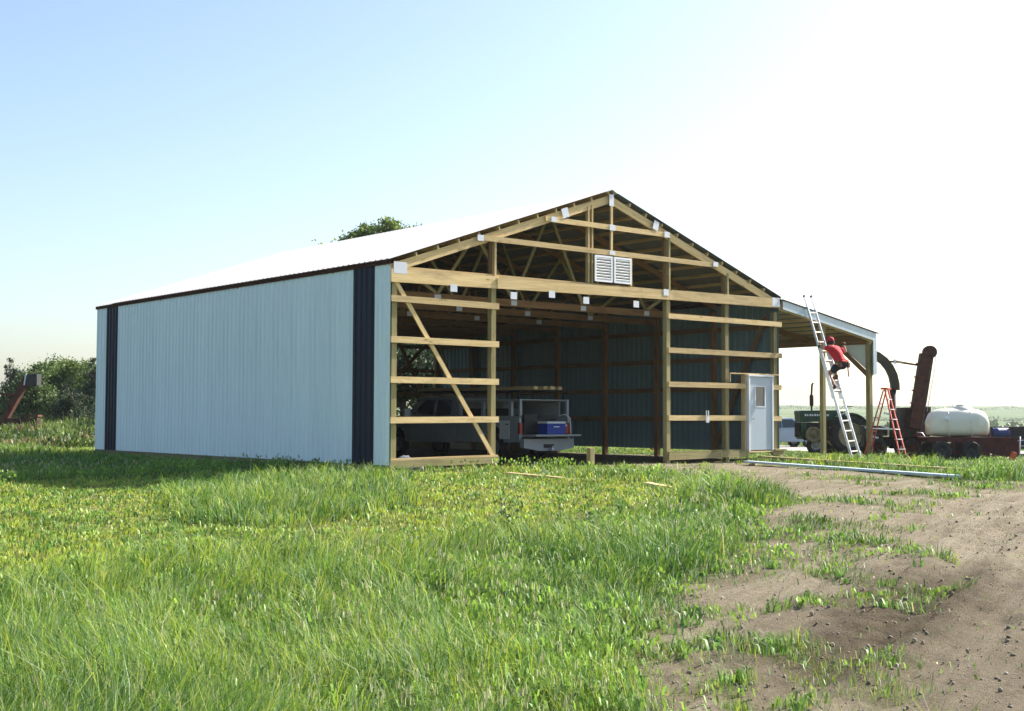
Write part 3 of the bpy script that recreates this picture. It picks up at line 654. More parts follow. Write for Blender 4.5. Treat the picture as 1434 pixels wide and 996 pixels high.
# ------------------------------------------------------------------ vehicles and machines
def wheel(parent, c, r, w, rim, axis='x', tread=10, rr=.58):
    """tyre with lugs (part) and rim (sub-part)"""
    prof = [(rr*r, -w*.36), (.86*r, -w*.5), (.97*r, -w*.36), (r, -w*.15), (r, w*.15), (.97*r, w*.36), (.86*r, w*.5), (rr*r, w*.36)]
    t = MB(); t.lathe(prof, 28, axis)
    for k in range(tread*2):
        a = math.pi*k/tread; p = (math.cos(a)*r*1.0, math.sin(a)*r*1.0); q = (math.cos(a+.09)*r*1.0, math.sin(a+.09)*r*1.0)
        s = 1 if k % 2 else -1
        f = {'x': lambda u, h: (u, h[0], h[1]), 'y': lambda u, h: (h[1], u, h[0])}[axis]
        t.bar(f(0, p), f(s*w*.42, q), .06*r*1.5, .07*r, f(0, p))
    o = t.build('wheel', M['rubber'], parent, c)
    h = MB(); h.lathe([(0, -w*.18), (.16*r, -w*.2), (.2*r, -w*.12), (.4*r, -w*.1), (rr*r*.93, -w*.3), (rr*r+.004, -w*.37), (rr*r+.004, w*.37), (rr*r*.93, w*.3), (.4*r, w*.12), (.2*r, w*.14), (0, w*.18)], 24, axis)
    h.build('rim', rim, o)
    return o

# ---- white crew-cab pickup with open cap, parked nose-in
TX, TY = 6.9, 3.75
truck = empty('pickup_truck', (TX, TY, float(g(7.8, 6))), 0, 'white crew cab pickup with open work cap and lowered tailgate parked inside the barn', 'truck')
def arch(cy, r, z0, n=10): return [(cy+r*math.cos(math.pi*k/n), z0+max(0, r*math.sin(math.pi*k/n))) for k in range(n+1)]
TW = 1.88
bedp = [(0, .52), (0, 1.2), (2.85, 1.22), (2.85, .50)]+[p for p in arch(1.15, .47, .5)]
bed = MB(); bed.prism(bedp, 0, .07, 'x'); bed.prism(bedp, TW-.07, TW, 'x'); bed.box(.07, TW-.07, .02, 2.83, .66, .72); bed.box(.07, TW-.07, 2.78, 2.85, .72, 1.2)
bo = bed.build('bed', M['truck'], truck)
MB().box(-.012, -.002, .42, .86, .60, 1.12).build('fuel_door', M['white'], bo); MB().box(-.02, -.012, .46, .58, 1.0, 1.03).build('handle', M['black'], bo)
cabp = [(2.93, .46), (2.93, 1.22), (3.02, 1.78), (3.2, 1.84), (4.55, 1.84), (4.75, 1.80), (5.5, 1.26), (6.62, 1.14), (6.75, 1.0), (6.78, .5), (6.5, .46)]+arch(5.95, .45, .46)
cab = MB(); cab.prism(cabp, 0, TW, 'x'); cab.v = [((x-TW/2)*(1-.16*max(0, z-1.2)/.64)+TW/2, y, z) for x, y, z in cab.v]
cb = cab.build('cab', M['truck'], truck, None, None, .03)
def sidepane(name, prof, mat, parent, off):
    for s in (0, 1):
        v = []
        for y, z in prof:
            k = (TW/2)*(1-.16*max(0, z-1.2)/.64); v.append((TW/2-k-off if s == 0 else TW/2+k+off, y, z))
        n = len(prof); mb = MB(); t = .012
        vs = v+[(x+(t if s == 0 else -t), y, z) for x, y, z in v]
        mb.add(vs, [tuple(range(n)), tuple(reversed(range(n, 2*n)))]+[(i, n+i, n+(i+1) % n, (i+1) % n) for i in range(n)])
        o = mb.build(name, mat, parent)
    return o
sidepane('door', [(3.06, .56), (3.06, 1.24), (3.98, 1.24), (3.98, .56)], M['truck'], truck, .012); sidepane('door', [(4.03, .56), (4.03, 1.24), (5.38, 1.24), (5.42, .9), (5.3, .56)], M['truck'], truck, .012)
sidepane('window', [(3.18, 1.28), (3.22, 1.72), (3.93, 1.74), (3.93, 1.28)], M['glass'], truck, .004); sidepane('window', [(4.08, 1.28), (4.08, 1.74), (4.55, 1.73), (5.12, 1.30)], M['glass'], truck, .004)
MB().prism([(4.86, 1.76), (5.44, 1.33), (5.46, 1.34), (4.88, 1.78)], .16, TW-.16, 'x').build('windshield', M['glass'], truck)
MB().prism([(2.985, 1.3), (3.04, 1.72), (3.03, 1.73), (2.97, 1.3)], .25, TW-.25, 'x').build('rear_window', M['glass'], truck)
mi = MB(); mi.box(-.28, -.06, 5.12, 5.2, 1.22, 1.46); mi.bar((-.08, 5.16, 1.3), (.06, 5.2, 1.3), .03, .03); mi.build('side_mirror', M['white'], truck)
for yy in (1.15, 5.95):
    for xx in (.14, TW-.14): wheel(truck, (xx, yy, .37), .375, .24, M['rimw'])
for s in (0, 1):
    x0 = -.006 if s == 0 else TW-.09; MB().box(x0, x0+.096, -.025, .06, .74, 1.06).build('tail_light', M['red'], truck)
MB().box(.09, TW-.09, -.60, -.02, .685, .735).build('tailgate', M['truck'], truck, None, None, .012)
bp_ = MB(); bp_.prism([(.0, .36), (.0, .62), (TW, .62), (TW, .36), (TW*.72, .27), (TW*.3, .27)], -.2, -.03, 'y'); bp_.build('rear_bumper', M['truck'], truck, None, None, .015)
MB().box(.72, 1.1, -.208, -.2, .36, .46).build('license_plate', M['black'], truck)
hi = MB(); hi.bar((.94, .3, .33), (.94, -.35, .33), .07, .07); hi.lathe([(0, .42), (.03, .41), (.03, .38), (.015, .365)], 10, 'z', (.94, -.33, 0)); hi.build('hitch', M['alu'], truck)
# cap with side openings
cp = MB()
for x in (.02, TW-.10):
    for y, d_ in ((.0, .07), (.38, .12), (1.62, .12), (2.74, .09)): cp.box(x, x+.08, y, y+d_, 1.21, 1.66)
    cp.box(x, x+.08, .0, 2.83, 1.655, 1.72); cp.box(x-.002, x+.082, .0, 2.83, 1.205, 1.25)
cp.box(.1, TW-.1, .02, 2.81, 1.69, 1.715); cp.box(.1, TW-.1, 2.75, 2.81, 1.22, 1.69)
cp.build('work_cap', M['capw'], truck)
MB().box(TW-.12, TW-.105, .3, 2.6, 1.26, 1.64).build('cap_side_panel', M['truck'], truck)
MB().box(.7, 1.6, .25, 1.9, .74, 1.2).build('tool_bin', M['black'], truck, None, None, .03); MB().box(.2, .68, .02, .4, .74, 1.3).build('tool_bin', M['black'], truck, None, None, .03)
for y0 in (.5, 1.74): MB().box(.14, .5, y0, y0+1.0, .74, 1.46).build('tool_bin', M['black'], truck)
for x in (.08, TW-.08):
    rk = MB()
    for y in (.15, 1.5, 2.7): rk.tube([(x, y, 1.70), (x, y, 1.95)], .022, 6)
    rk.tube([(x, -.05, 1.95), (x, 4.9, 1.97)], .022, 6); rk.tube([(x, 4.88, 1.97), (x, 4.88, 1.8)], .022, 6); rk.build('rack_rail', M['black'], truck)
for y in (.15, 1.5, 2.7, 4.6): MB().tube([(.08, y, 1.955), (TW-.08, y, 1.955)], .022, 6).build('rack_bar', M['black'], truck)
zt = truck.location.z
for k in range(5):
    x = TX+.3+.2*k+.05*(k % 2); y0 = TY-.35-.12*(k % 3); zt = truck.location.z
    tag(board('lumber_board', (x, y0, zt+2.03), (x+.06, y0+5.4, zt+2.04), .14, .09, M['pine']), ('outermost board on the driver side of the pickup roof rack', 'second board from the driver side on the pickup roof rack', 'middle board of five on the pickup roof rack', 'second board from the passenger side on the pickup roof rack', 'outermost board on the passenger side of the pickup roof rack')[k], 'board', 'boards on the truck rack')
co = empty('ice_chest', (TX+.95, TY-.28, zt+.737), 0, 'blue ice chest with white lid on the open tailgate', 'cooler')
MB().box(-.34, .34, -.2, .2, 0, .30).build('body', M['blue'], co, None, None, .02); MB().box(-.35, .35, -.21, .21, .302, .36).build('lid', M['white'], co, None, None, .015); MB().box(-.1, .1, -.215, -.2, .2, .225).build('handle', M['white'], co)
jg = empty('water_jug', (TX+1.45, TY-.3, zt+.737), 0, 'small red and white drink jug beside the blue ice chest', 'jug')
MB().lathe([(0, 0), (.075, 0), (.08, .05), (.08, .2), (.06, .23), (0, .23)], 14, 'z').build('body', M['jug'], jg); MB().lathe([(.05, .23), (.055, .27), (0, .275)], 12, 'z').build('lid', M['white'], jg); MB().tube([(-.06, 0, .24), (-.04, 0, .32), (.04, 0, .32), (.06, 0, .24)], .008, 6).build('handle', M['white'], jg)
tg = MB(); tg.tube([(TX+1.55, TY+.1, zt+1.25), (TX+1.62, TY-.1, zt+1.3), (TX+1.72, TY-.2, zt+1.2), (TX+1.70, TY-.25, zt+.95), (TX+1.66, TY-.3, zt+.75)], .016, 6); tag(tg.build('hose', M['white']), 'white hose hanging over the right corner of the open tailgate', 'hose')

# ---- extension ladder against the lean-to, man climbing it
lf = Vector((15.09, -1.55, float(g(15.09, -1.55)))); lt = Vector((14.905, -.11, 4.60)); lad = empty('extension_ladder', tuple(lf), 0, 'tall aluminium extension ladder leaning against the lean-to roof edge', 'ladder')
ldir = (lt-lf).normalized(); lx = Vector((1, 0, 0)); lx = (lx-ldir*lx.dot(ldir)).normalized(); ln = lx.cross(ldir)   # ln points away from the wall? towards the climber
if ln.y > 0: ln = -ln
LL = (lt-lf).length
def lpt(s, x, n): return tuple(ldir*s+lx*x+ln*n)
for sx in (-1, 1):
    r_ = MB(); r_.bar(lpt(0.04, sx*.205, .0), lpt(3.45, sx*.205, .0), .028, .075, tuple(ln)); ro = r_.build('rail', M['alu'], lad)
    MB().bar(lpt(-.02, sx*.205, 0), lpt(.05, sx*.205, 0), .06, .11, tuple(ln)).build('foot_pad', M['rubber'], ro)
    MB().bar(lpt(3.43, sx*.205, .01), lpt(3.5, sx*.205, .01), .05, .1, tuple(ln)).build('guide_bracket', M['black'], ro)
    r_ = MB(); r_.bar(lpt(1.9, sx*.175, -.06), lpt(LL+.12, sx*.175, -.06), .026, .07, tuple(ln)); ro = r_.build('fly_rail', M['alu'], lad)
    MB().bar(lpt(LL+.1, sx*.175, -.06), lpt(LL+.16, sx*.175, -.06), .034, .078, tuple(ln)).build('end_cap', M['black'], ro)
    MB().bar(lpt(1.88, sx*.185, -.03), lpt(2.02, sx*.185, -.03), .05, .12, tuple(ln)).build('rung_lock', M['alu'], ro)
for k in range(11):
    s = .28+.305*k; MB().bar(lpt(s, -.2, 0), lpt(s, .2, 0), .045, .035, tuple(ldir)).build('rung', M['rung'], lad)
for k in range(9):
    s = 2.1+.305*k
    if s < LL+.05: MB().bar(lpt(s, -.165, -.06), lpt(s, .165, -.06), .042, .032, tuple(ldir)).build('rung', M['rung'], lad)
# climber: local x to his right, y towards the wall, z up
ks = 6; fr_ = lf+ldir*(.28+.305*ks)
man = empty('person', (fr_.x, fr_.y, fr_.z+.02), R(-4), 'person in red shirt, dark shorts and tool belt climbing the extension ladder', 'person')
J = dict(pel=(0, -.17, .74), hipl=(-.11, -.16, .70), kneel=(-.13, .17, .44), ankl=(-.11, -.03, .09), toel=(-.11, .12, .03), hipr=(.11, -.15, .70), kneer=(.15, .22, .72), ankr=(.12, .10, .40), toer=(.12, .22, .335),
         wst=(0, -.12, .88), chest=(0, .02, 1.08), neck=(0, .14, 1.25), chin=(0, .19, 1.31), head=(0, .22, 1.40), crown=(0, .21, 1.48), shl=(-.19, .1, 1.2), ell=(-.30, .28, 1.22), wrl=(-.215, .44, 1.34), shr=(.19, .08, 1.2), elr=(.38, -.04, 1.10), wrr=(.36, .02, 1.30))
names = list(J); ix = {k: i for i, k in enumerate(names)}
E_ = [('pel', 'hipl'), ('hipl', 'kneel'), ('kneel', 'ankl'), ('ankl', 'toel'), ('pel', 'hipr'), ('hipr', 'kneer'), ('kneer', 'ankr'), ('ankr', 'toer'), ('pel', 'wst'), ('wst', 'chest'), ('chest', 'neck'), ('neck', 'chin'), ('chin', 'head'), ('head', 'crown'), ('chest', 'shl'), ('shl', 'ell'), ('ell', 'wrl'), ('chest', 'shr'), ('shr', 'elr'), ('elr', 'wrr')]
rad = dict(pel=.14, hipl=.1, kneel=.065, ankl=.045, toel=.035, hipr=.1, kneer=.065, ankr=.045, toer=.035, wst=.135, chest=.15, neck=.06, chin=.075, head=.1, crown=.075, shl=.07, ell=.047, wrl=.035, shr=.07, elr=.047, wrr=.035)
skin('body', [J[k] for k in names], [(ix[a], ix[b]) for a, b in E_], [rad[k] for k in names], M['skinm'], man)
def lerp(a, b, t): return tuple(x*(1-t)+y*t for x, y in zip(J[a], J[b]))
P = [J['wst'], J['chest'], lerp('chest', 'neck', .75), J['shl'], lerp('shl', 'ell', .75), J['shr'], lerp('shr', 'elr', .75), (0, -.17, .79)]
skin('shirt', P, [(0, 1), (1, 2), (1, 3), (3, 4), (1, 5), (5, 6), (0, 7)], [.165, .185, .1, .1, .08, .1, .08, .165], M['shirt'], man)
P = [(0, -.17, .78), J['pel'], lerp('hipl', 'kneel', .05), lerp('hipl', 'kneel', .7), lerp('hipr', 'kneer', .05), lerp('hipr', 'kneer', .7)]
skin('shorts', P, [(0, 1), (1, 2), (2, 3), (1, 4), (4, 5)], [.165, .17, .125, .11, .125, .11], M['denim'], man)
for s, sx in (('l', -1), ('r', 1)):
    a, t = J['ank'+s], J['toe'+s]
    skin('boot', [(a[0], a[1], a[2]+.07), (a[0], a[1]-.01, a[2]-.03), (a[0], (a[1]+t[1])/2, t[2]+.02), (t[0], t[1]+.04, t[2])], [(0, 1), (1, 2), (2, 3)], [.062, .062, .055, .045], M['leather'], man)
    w = J['wr'+s]; fwd = Vector((0, .25, 1)).normalized() if s == 'l' else Vector((.1, -.35, .9)).normalized()
    hp = [w, tuple(Vector(w)+fwd*.06), tuple(Vector(w)+fwd*.09+Vector((0, .03, 0)))]; he = [(0, 1), (1, 2)]; hr = [.034, .042, .035]
    for f in range(4):
        b_ = Vector(w)+fwd*(.075-.0*f)+Vector((-.033+.022*f, .03, .0)); k0 = len(hp)
        hp += [tuple(b_), tuple(b_+Vector((0, .045, .02))), tuple(b_+Vector((0, .06, -.025)))]; he += [(1, k0), (k0, k0+1), (k0+1, k0+2)]; hr += [.014, .012, .01]
    k0 = len(hp); b_ = Vector(w)+fwd*.03+Vector((.045*-sx, .01, 0)); hp += [tuple(b_), tuple(b_+Vector((.02*-sx, .045, .01)))]; he += [(0, k0), (k0, k0+1)]; hr += [.014, .011]
    skin('glove', hp, he, hr, M['leather'], man, 1)
c_ = MB(); hx = Vector(J['head'])
c_.lathe([(.112, .0), (.116, .05), (.095, .10), (.05, .13), (0, .138)], 18, 'z', (hx.x, hx.y, hx.z+.02)); c_.prism([(-.08, .09), (-.07, .19), (0, .22), (.07, .19), (.08, .09)], .015, .03, 'z'); n0 = len(c_.v)
c_.v = c_.v[:-10]+[(x+hx.x, y+hx.y, z+hx.z+.012) for x, y, z in c_.v[-10:]]
c_.build('cap', M['cap'], man)
MB().lathe([(.105, -.07), (.112, -.02), (.112, .03)], 16, 'z', (hx.x, hx.y-.015, hx.z)).build('hair', M['hair'], man)
fc = MB(); fc.prism([(-.015, .095), (0, .135), (.015, .095)], -.03, .02, 'z'); fc.v = [(x+hx.x, y+hx.y, z+hx.z-.01) for x, y, z in fc.v]; fc.build('nose', M['skinm'], man)
bl = MB(); bl.lathe([(.175, -.035), (.18, 0), (.175, .035)], 20, 'z', (0, -.165, .80)); bo_ = bl.build('tool_belt', M['leather'], man)
for x, y in ((.17, -.28), (-.16, -.27), (.2, -.12)): MB().box(x-.05, x+.05, y-.045, y+.04, .64, .79).build('pouch', M['leather'], bo_, None, None, .02)
MB().bar((.22, -.22, .78), (.24, -.25, .38), .022, .03).build('hammer', M['fibre'], bo_)

# ---- red stepladder by the outer lean-to post
st = empty('stepladder', (17.95, -.62, float(g(17.95, -.62))), R(18), 'red fibreglass stepladder standing open at the outer lean-to post', 'stepladder')
SH = 2.12
for sx in (-1, 1):
    MB().bar((sx*.17, -.02, SH), (sx*.34, -.52, 0), .035, .085, (1, 0, 0)).build('front_rail', M['fibre'], st); MB().bar((sx*.15, .03, SH-.03), (sx*.33, .62, 0), .03, .05, (1, 0, 0)).build('rear_rail', M['fibre'], st)
    for t in (.015,): MB().bar((sx*.34, -.52, 0), (sx*.34, -.52, .07), .05, .1, (0, 1, 0)).build('foot', M['rubber'], st)
    MB().bar((sx*.265, -.29, .9), (sx*.27, .33, .92), .012, .03).build('spreader', M['alu'], st)
for k in range(6):
    t = (k+1)/7; z = SH*(1-t); w = .17+.17*t; y = -.02-.5*t
    MB().box(-w, w, y-.05, y+.04, z-.025, z).build('step', M['alu'], st)
for k in range(4):
    t = (k+1)/5; z = (SH-.03)*(1-t); w = .15+.18*t; y = .03+.59*t; MB().bar((-w, y, z), (w, y, z), .02, .035).build('rear_brace', M['fibre'], st)
MB().box(-.21, .21, -.11, .10, SH-.01, SH+.045).build('top_cap', M['fibre'], st, None, None, .01)

# ---- machines beyond the lean-to: built in the frame x across the view, y away, z up
def frame(name, u, dep, label, cat, turn=0.0, group=None):
    o = empty(name, gd(u, dep), -YAW+turn, label, cat, group); zg = o.location.z
    return o, (lambda uu, vv: ((uu-u)*dep/F_PX, dp(uu, vv, dep)[2]-zg))
tr, T = frame('tractor', 1152, 47, 'dark green farm tractor with upright exhaust parked behind the lean-to', 'tractor', R(8))
def prismxz(mb, pts, y0, y1): return mb.prism([p for p in pts], y0, y1, 'y')
x0, zt_ = T(1114, 575); x1, zb_ = T(1178, 590)
h_ = MB(); prismxz(h_, [(x0+.05, zb_-.04), (x0+.0, zt_-.03), (x0+.06, zt_), (x1, zt_+.02), (x1, zb_)], -.3, .3); hood = h_.build('hood', M['green'], tr, None, None, .03)
xa, za = T(1121.5, 581.6); xb, zb2 = T(1149.5, 580)
lt_ = MB(); wch = (xb-xa)/8                                       # lettering too worn to read: pale strokes only
for k in range(8):
    x = xa+k*wch; s = (.7, .5, .75, .6, .7, .65, .55, .7)[k]; lt_.box(x, x+wch*s, -.306, -.302, za-.03, za+.045-.01*(k % 2)); 
lt_.box(xb+.1, xb+.18, -.306, -.302, za-.03, za+.04); lt_.build('lettering', M['white'], hood)
g_ = MB(); prismxz(g_, [(x0+.1, .55), (x0+.03, zb_-.05), (x0+.3, zb_-.05), (x0+.3, .55)], -.28, .28); gr = g_.build('grille', M['green'], tr)
for k in range(5): MB().box(x0+.0, x0+.03, -.22+.1*k, -.18+.1*k, .62, zb_-.06).build('grille_bar', M['iron'], gr)
e_ = MB(); e_.box(x0+.35, x1-.1, -.24, .24, .5, zb_-.05); e_.box(x0+.55, x0+.9, -.3, .3, .7, 1.0); e_.box(x1-.3, x1+1.0, -.3, .3, .5, .95); e_.build('engine', M['iron'], tr)
xe, ze = T(1136, 574); ex = MB(); ex.tube([(xe, 0, ze-.1), (xe, 0, ze+.12), (xe, 0, ze+.18), (xe, 0, ze+.52), (xe, 0, ze+.56), (xe+.02, 0, ze+.92), (xe+.07, 0, ze+.98)], [.035, .035, .075, .075, .036, .036, .036], 10); ex.build('exhaust', M['rust'], tr)
for sy in (-.72, .72): wheel(tr, (T(1179, 612)[0], sy, .72), .72, .34, M['rimy'], 'y', 12, .62)
for sy in (-.22, .22): wheel(tr, (T(1136, 628)[0]+(.0 if sy < 0 else .3), sy-.1, .33), .33, .17, M['rimw'], 'y', 9, .55)
xp, zp = T(1131.5, 608.5); pu = MB(); pu.lathe([(.0, -.06), (.08, -.07), (.1, -.03), (.21, -.02), (.22, -.07), (.285, -.07), (.285, .07), (.2, .07), (0, .05)], 26, 'y', (xp, -.42, zp)); pu.build('belt_pulley', M['rimy'], tr)
fe = MB(); xf = T(1179, 612)[0]
fe.prism([(xf+.8*math.cos(a), .72+.8*math.sin(a)) for a in np.linspace(.3, 2.2, 9)]+[(xf+.76*math.cos(a), .72+.76*math.sin(a)) for a in np.linspace(2.2, .3, 9)], -.9, -.5, 'y'); fe.build('fender', M['green'], tr)
sw = MB(); xs_, zs_ = T(1190, 569); sw.lathe([(.19, -.015), (.205, 0), (.19, .015), (.175, 0), (.19, -.015)], 20, 'z', (xs_, 0, zs_)); sw.tube([(xs_, 0, zs_), (xs_-.25, 0, zs_-.35)], .02, 6); sw.bar((xs_-.19, 0, zs_), (xs_+.19, 0, zs_), .02, .015); sw.build('steering_wheel', M['black'], tr)
se = MB(); se.box(xf+.1, xf+.55, -.22, .22, 1.05, 1.13); se.box(xf+.5, xf+.58, -.22, .22, 1.1, 1.45); se.build('seat', M['black'], tr, None, None, .02)

# ---- rusty elevator machine with curved spout
ma, T = frame('forage_machine', 1272, 41.5, 'dark rusty forage machine with leaning elevator leg and curved discharge spout', 'farm machine', R(-6))
xl, zl = T(1257, 571); xr, zr_ = T(1299, 570); _, zb3 = T(1257, 612)
bx = MB(); prismxz(bx, [(xl, zb3), (xl+.02, zl), (xr, zr_), (xr-.05, zb3-.1)], -.45, .75); body = bx.build('hopper', M['iron'], ma, None, None, .015)
for k in range(3): MB().box(xl+.15+.33*k, xl+.19+.33*k, -.475, -.452, zb3+.02, zl-.03).build('rib', M['rust'], body)
ch = MB(); xc0, zc0 = T(1210, 588); xc1, _ = T(1292, 600); ch.box(xc0, xc1, -.2, .5, .35, zb3); ch.box(xc0+.1, xc0+.55, -.45, -.15, .3, .75); ch.box(xc0-.02, xc0+.75, -.15, .6, .7, 1.02); ch.build('chassis', M['iron'], ma, None, None, .02)
for u, v, s in ((1214, 600, .1), (1222, 612, .12), (1262, 627, .13), (1264, 634, .1), (1236, 598, .09), (1240, 580, .12)):
    x, z = T(u, v); MB().bar((x-.12, -.5, z+.04), (x+.12, -.48, z-.03), .02, s*.5).build('bracket', M['plate'], ma)
for u in (1225, 1272): wheel(ma, (T(u, 630)[0], -.55, .3), .3, .2, M['rust'], 'y')
for u in (1225, 1272): wheel(ma, (T(u, 630)[0], .9, .3), .3, .2, M['rust'], 'y')
xa, za = T(1274, 600); xb, zb4 = T(1291, 497); lg = MB(); lg.bar((xa, -.6, za), (xb, -.6, zb4), .34, .40, (0, 1, 0)); leg = lg.build('elevator_leg', M['rust'], ma, None, None, .012)
a_, b_ = Vector((xa, -.6, za)), Vector((xb, -.6, zb4)); dv = (b_-a_).normalized(); sd = Vector((dv.z, 0, -dv.x))
for t in (.15, .33, .5, .68, .86):
    c = a_.lerp(b_, t); MB().bar(tuple(c-sd*.215), tuple(c+sd*.215), .44, .035, tuple(dv)).build('flange', M['rustred'], leg)
MB().bar(tuple(a_+sd*.2+Vector((0, -.19, 0))), tuple(b_+sd*.2+Vector((0, -.19, 0))), .05, .05).build('edge_angle', M['black'], leg)
xh, zh = T(1296.5, 494.5); hd = MB(); hd.lathe([(0, -.2), (.17, -.2), (.205, -.17), (.215, 0), (.205, .17), (.17, .2), (0, .2)], 28, 'y', (xh, -.6, zh)); hd.build('head_drum', M['rust'], ma)
rp = MB(); rp.tube([(xh+.2, -.6, zh-.02), (T(1303, 515)[0], -.6, T(0, 515)[1]), (T(1297, 545)[0], -.62, T(0, 545)[1]), (T(1292, 572)[0], -.6, T(0, 572)[1])], .012, 6); rp.build('rope', M['plate'], ma)
pts = [T(u, v) for u, v in ((1216, 494), (1228, 499), (1237, 506), (1244, 515), (1249, 526), (1251.5, 538), (1251.8, 546))]
sp_ = MB()
for (xa, za), (xb, zb5) in zip(pts[:-1], pts[1:]):
    sp_.bar((xa, -.3, za), (xb+(xb-xa)*.1, -.3, zb5+(zb5-za)*.1), .26, .26, (0, 1, 0))
sp_.build('spout', M['chute'], ma)
xa, za = T(1249, 545); xb, zb6 = T(1247.5, 628); MB().tube([(xa, -.3, za), (xb, -.3, zb6)], .105, 12).build('riser_pipe', M['iron'], ma); MB().lathe([(.12, -.03), (.14, -.03), (.14, .03), (.12, .03)], 16, 'z', (xa, -.3, za)).build('flange', M['rust'], ma)
xa, za = T(1238, 507); xb, zb7 = T(1283, 512); lk = MB(); lk.bar((xa, -.35, za), (xa+.4, -.38, za+.0), .05, .06); lk.bar((xa+.35, -.4, za+.02), (xb, -.45, zb7), .025, .035); lk.bar((xa+.35, -.36, za-.02), (xb, -.42, zb7-.02), .025, .03); lko = lk.build('link_rod', M['rustred'], ma)
x, z = T(1251, 507); MB().box(x-.03, x+.05, -.42, -.33, z-.07, z+.07).build('turnbuckle', M['plate'], lko)
gd_ = MB(); pts = [T(u, v) for u, v in ((1276, 605), (1283, 606), (1287, 612), (1291, 622))]; gd_.prism(pts+[(x-.1, z-.12) for x, z in reversed(pts)], -.85, -.6, 'y'); gd_.build('guard', M['rustred'], ma)
gd_ = MB(); gd_.tube([(x, -.86, z) for x, z in pts], .018, 6); gd_.build('guard_edge', M['plate'], ma)
ax = MB(); ax.bar((T(1258, 0)[0], -.35, .3), (T(1292, 0)[0], -.35, .28), .25, .4); ax.box(T(1264, 0)[0], T(1292, 0)[0], -.55, .4, .1, .55); ax.build('gearbox', M['rust'], ma, None, None, .02)

# ---- nurse trailer with poly tank
na, T = frame('nurse_trailer', 1345, 38.6, 'rusty red flat farm trailer with tandem wheels carrying a white tank', 'trailer', R(-5))
xl, zd = T(1293, 611); xr, _ = T(1418, 611); _, zb8 = T(0, 634)
dk = MB(); dk.box(xl, T(1376, 0)[0], -.62, .62, zd-.07, zd-.02); dk.box(xl, xr, -.66, -.61, zd-.16, zd-.02); dk.box(xl, xr, .61, .66, zd-.16, zd-.02); deck = dk.build('deck', M['rustred'], na)
sd_ = MB(); sd_.box(T(1336, 0)[0], T(1376, 0)[0], -.655, -.62, zb8+.05, zd-.16); sd_.box(T(1299, 0)[0], T(1336, 0)[0], -.655, -.62, zb8+.08, zb8+.17); sd_.box(T(1325, 0)[0], T(1331, 0)[0], -.655, -.62, zb8+.1, zd-.16); sd_.box(T(1299, 0)[0], T(1303, 0)[0], -.655, -.62, zb8+.1, zd-.16); sd_.box(T(1311, 0)[0], T(1319, 0)[0], -.655, -.62, zb8+.1, zd-.16); sd_.build('side_frame', M['rustred'], na)
sd_ = MB(); prismxz(sd_, [(T(1376, 0)[0], zb8+.1), (T(1376, 0)[0], zd-.1), (xr-.06, zd-.12), (xr-.02, zb8+.25), (xr-.1, zb8), (T(1395, 0)[0], zb8-.0)], -.64, -.6); prismxz(sd_, [(T(1376, 0)[0], zb8+.1), (T(1376, 0)[0], zd-.1), (xr-.06, zd-.12), (xr-.1, zb8)], .6, .64); sd_.box(xr-.1, xr-.04, -.6, .6, zb8+.05, zd-.12); sd_.build('tongue_box', M['rustred'], na)
for u in (1310.5, 1349.5):
    for sy in (-.78, .78): wheel(na, (T(u, 0)[0], sy, .29), .29, .2, M['black'], 'y', 10, .55)
xj, _ = T(1415, 0); jk = MB(); jk.tube([(xj, -.7, .03), (xj+.02, -.7, T(0, 606)[1])], .02, 8); jk.box(xj-.1, xj+.1, -.75, -.65, 0, .03); jk.bar((xj-.05, -.7, T(0, 612)[1]), (xj+.12, -.7, T(0, 611)[1]), .02, .02); jk.build('jack', M['plate'], na)
ta = empty('poly_tank', (0, 0, 0), 0, 'big white plastic tank with domed lid strapped on the farm trailer', 'tank'); ta.location = na.matrix_basis @ Vector((T(1340, 0)[0], 0, zd-.018)); ta.rotation_euler = na.rotation_euler
tw = (1384-1296)/2*38.6/F_PX; th = (610-569.5)*38.6/F_PX; n_ = 40; vs = []; fs = []; m_ = 22
for i in range(m_+1):
    s = -1+2*i/m_; e = (1-abs(s)**2.5)**(1/2.1); xx = s*tw
    for k in range(n_):
        a = 2*math.pi*k/n_; cy_, sz = math.cos(a), math.sin(a); ry = .52*(.35+.65*e); rz = th*.5*(.42+.58*e)
        if i in (0, m_): ry *= .02; rz *= .02
        yy = math.copysign(abs(cy_)**.75, cy_)*ry; zz = math.copysign(abs(sz)**.8, sz)*rz
        if sz < 0: zz = math.copysign(abs(sz)**.45, sz)*th*.5*(.75+.25*e)*(1 if i not in (0, m_) else .02)
        bulge = .012*math.cos(math.pi*s*3)*(1 if sz > 0 else 0)
        vs.append((xx*(1-.16*max(0, zz/(th*.5))*abs(s)), yy, th*.5+zz+bulge*.7))
for i in range(m_): fs += [(i*n_+k, i*n_+(k+1) % n_, (i+1)*n_+(k+1) % n_, (i+1)*n_+k) for k in range(n_)]
mb = MB(); mb.add(vs, fs, True); mb.build('shell', M['poly'], ta)
for x in (-.36, .3):
    sb_ = MB(); sb_.tube([(x, -.56, .01), (x, -.55, th*.45), (x, -.42, th*.85), (x, 0, th+.03), (x, .42, th*.85), (x, .55, .01)], .012, 6); sb_.build('strap', M['poly'], ta)
MB().lathe([(.34, th-.07), (.30, th+.015), (.17, th+.05), (.15, th+.06), (.145, th+.10), (0, th+.11)], 22, 'z', (.14, 0, 0)).build('lid', M['poly'], ta)
MB().lathe([(.05, th-.12), (.05, th-.03), (0, th-.03)], 12, 'z', (-.37, -.05, 0)).build('vent_plug', M['leather'], ta)
MB().lathe([(.0, -.53), (.06, -.535), (.075, -.51), (.075, -.4)], 14, 'y', (-.4, 0, th*.62)).build('fitting', M['white'], ta)

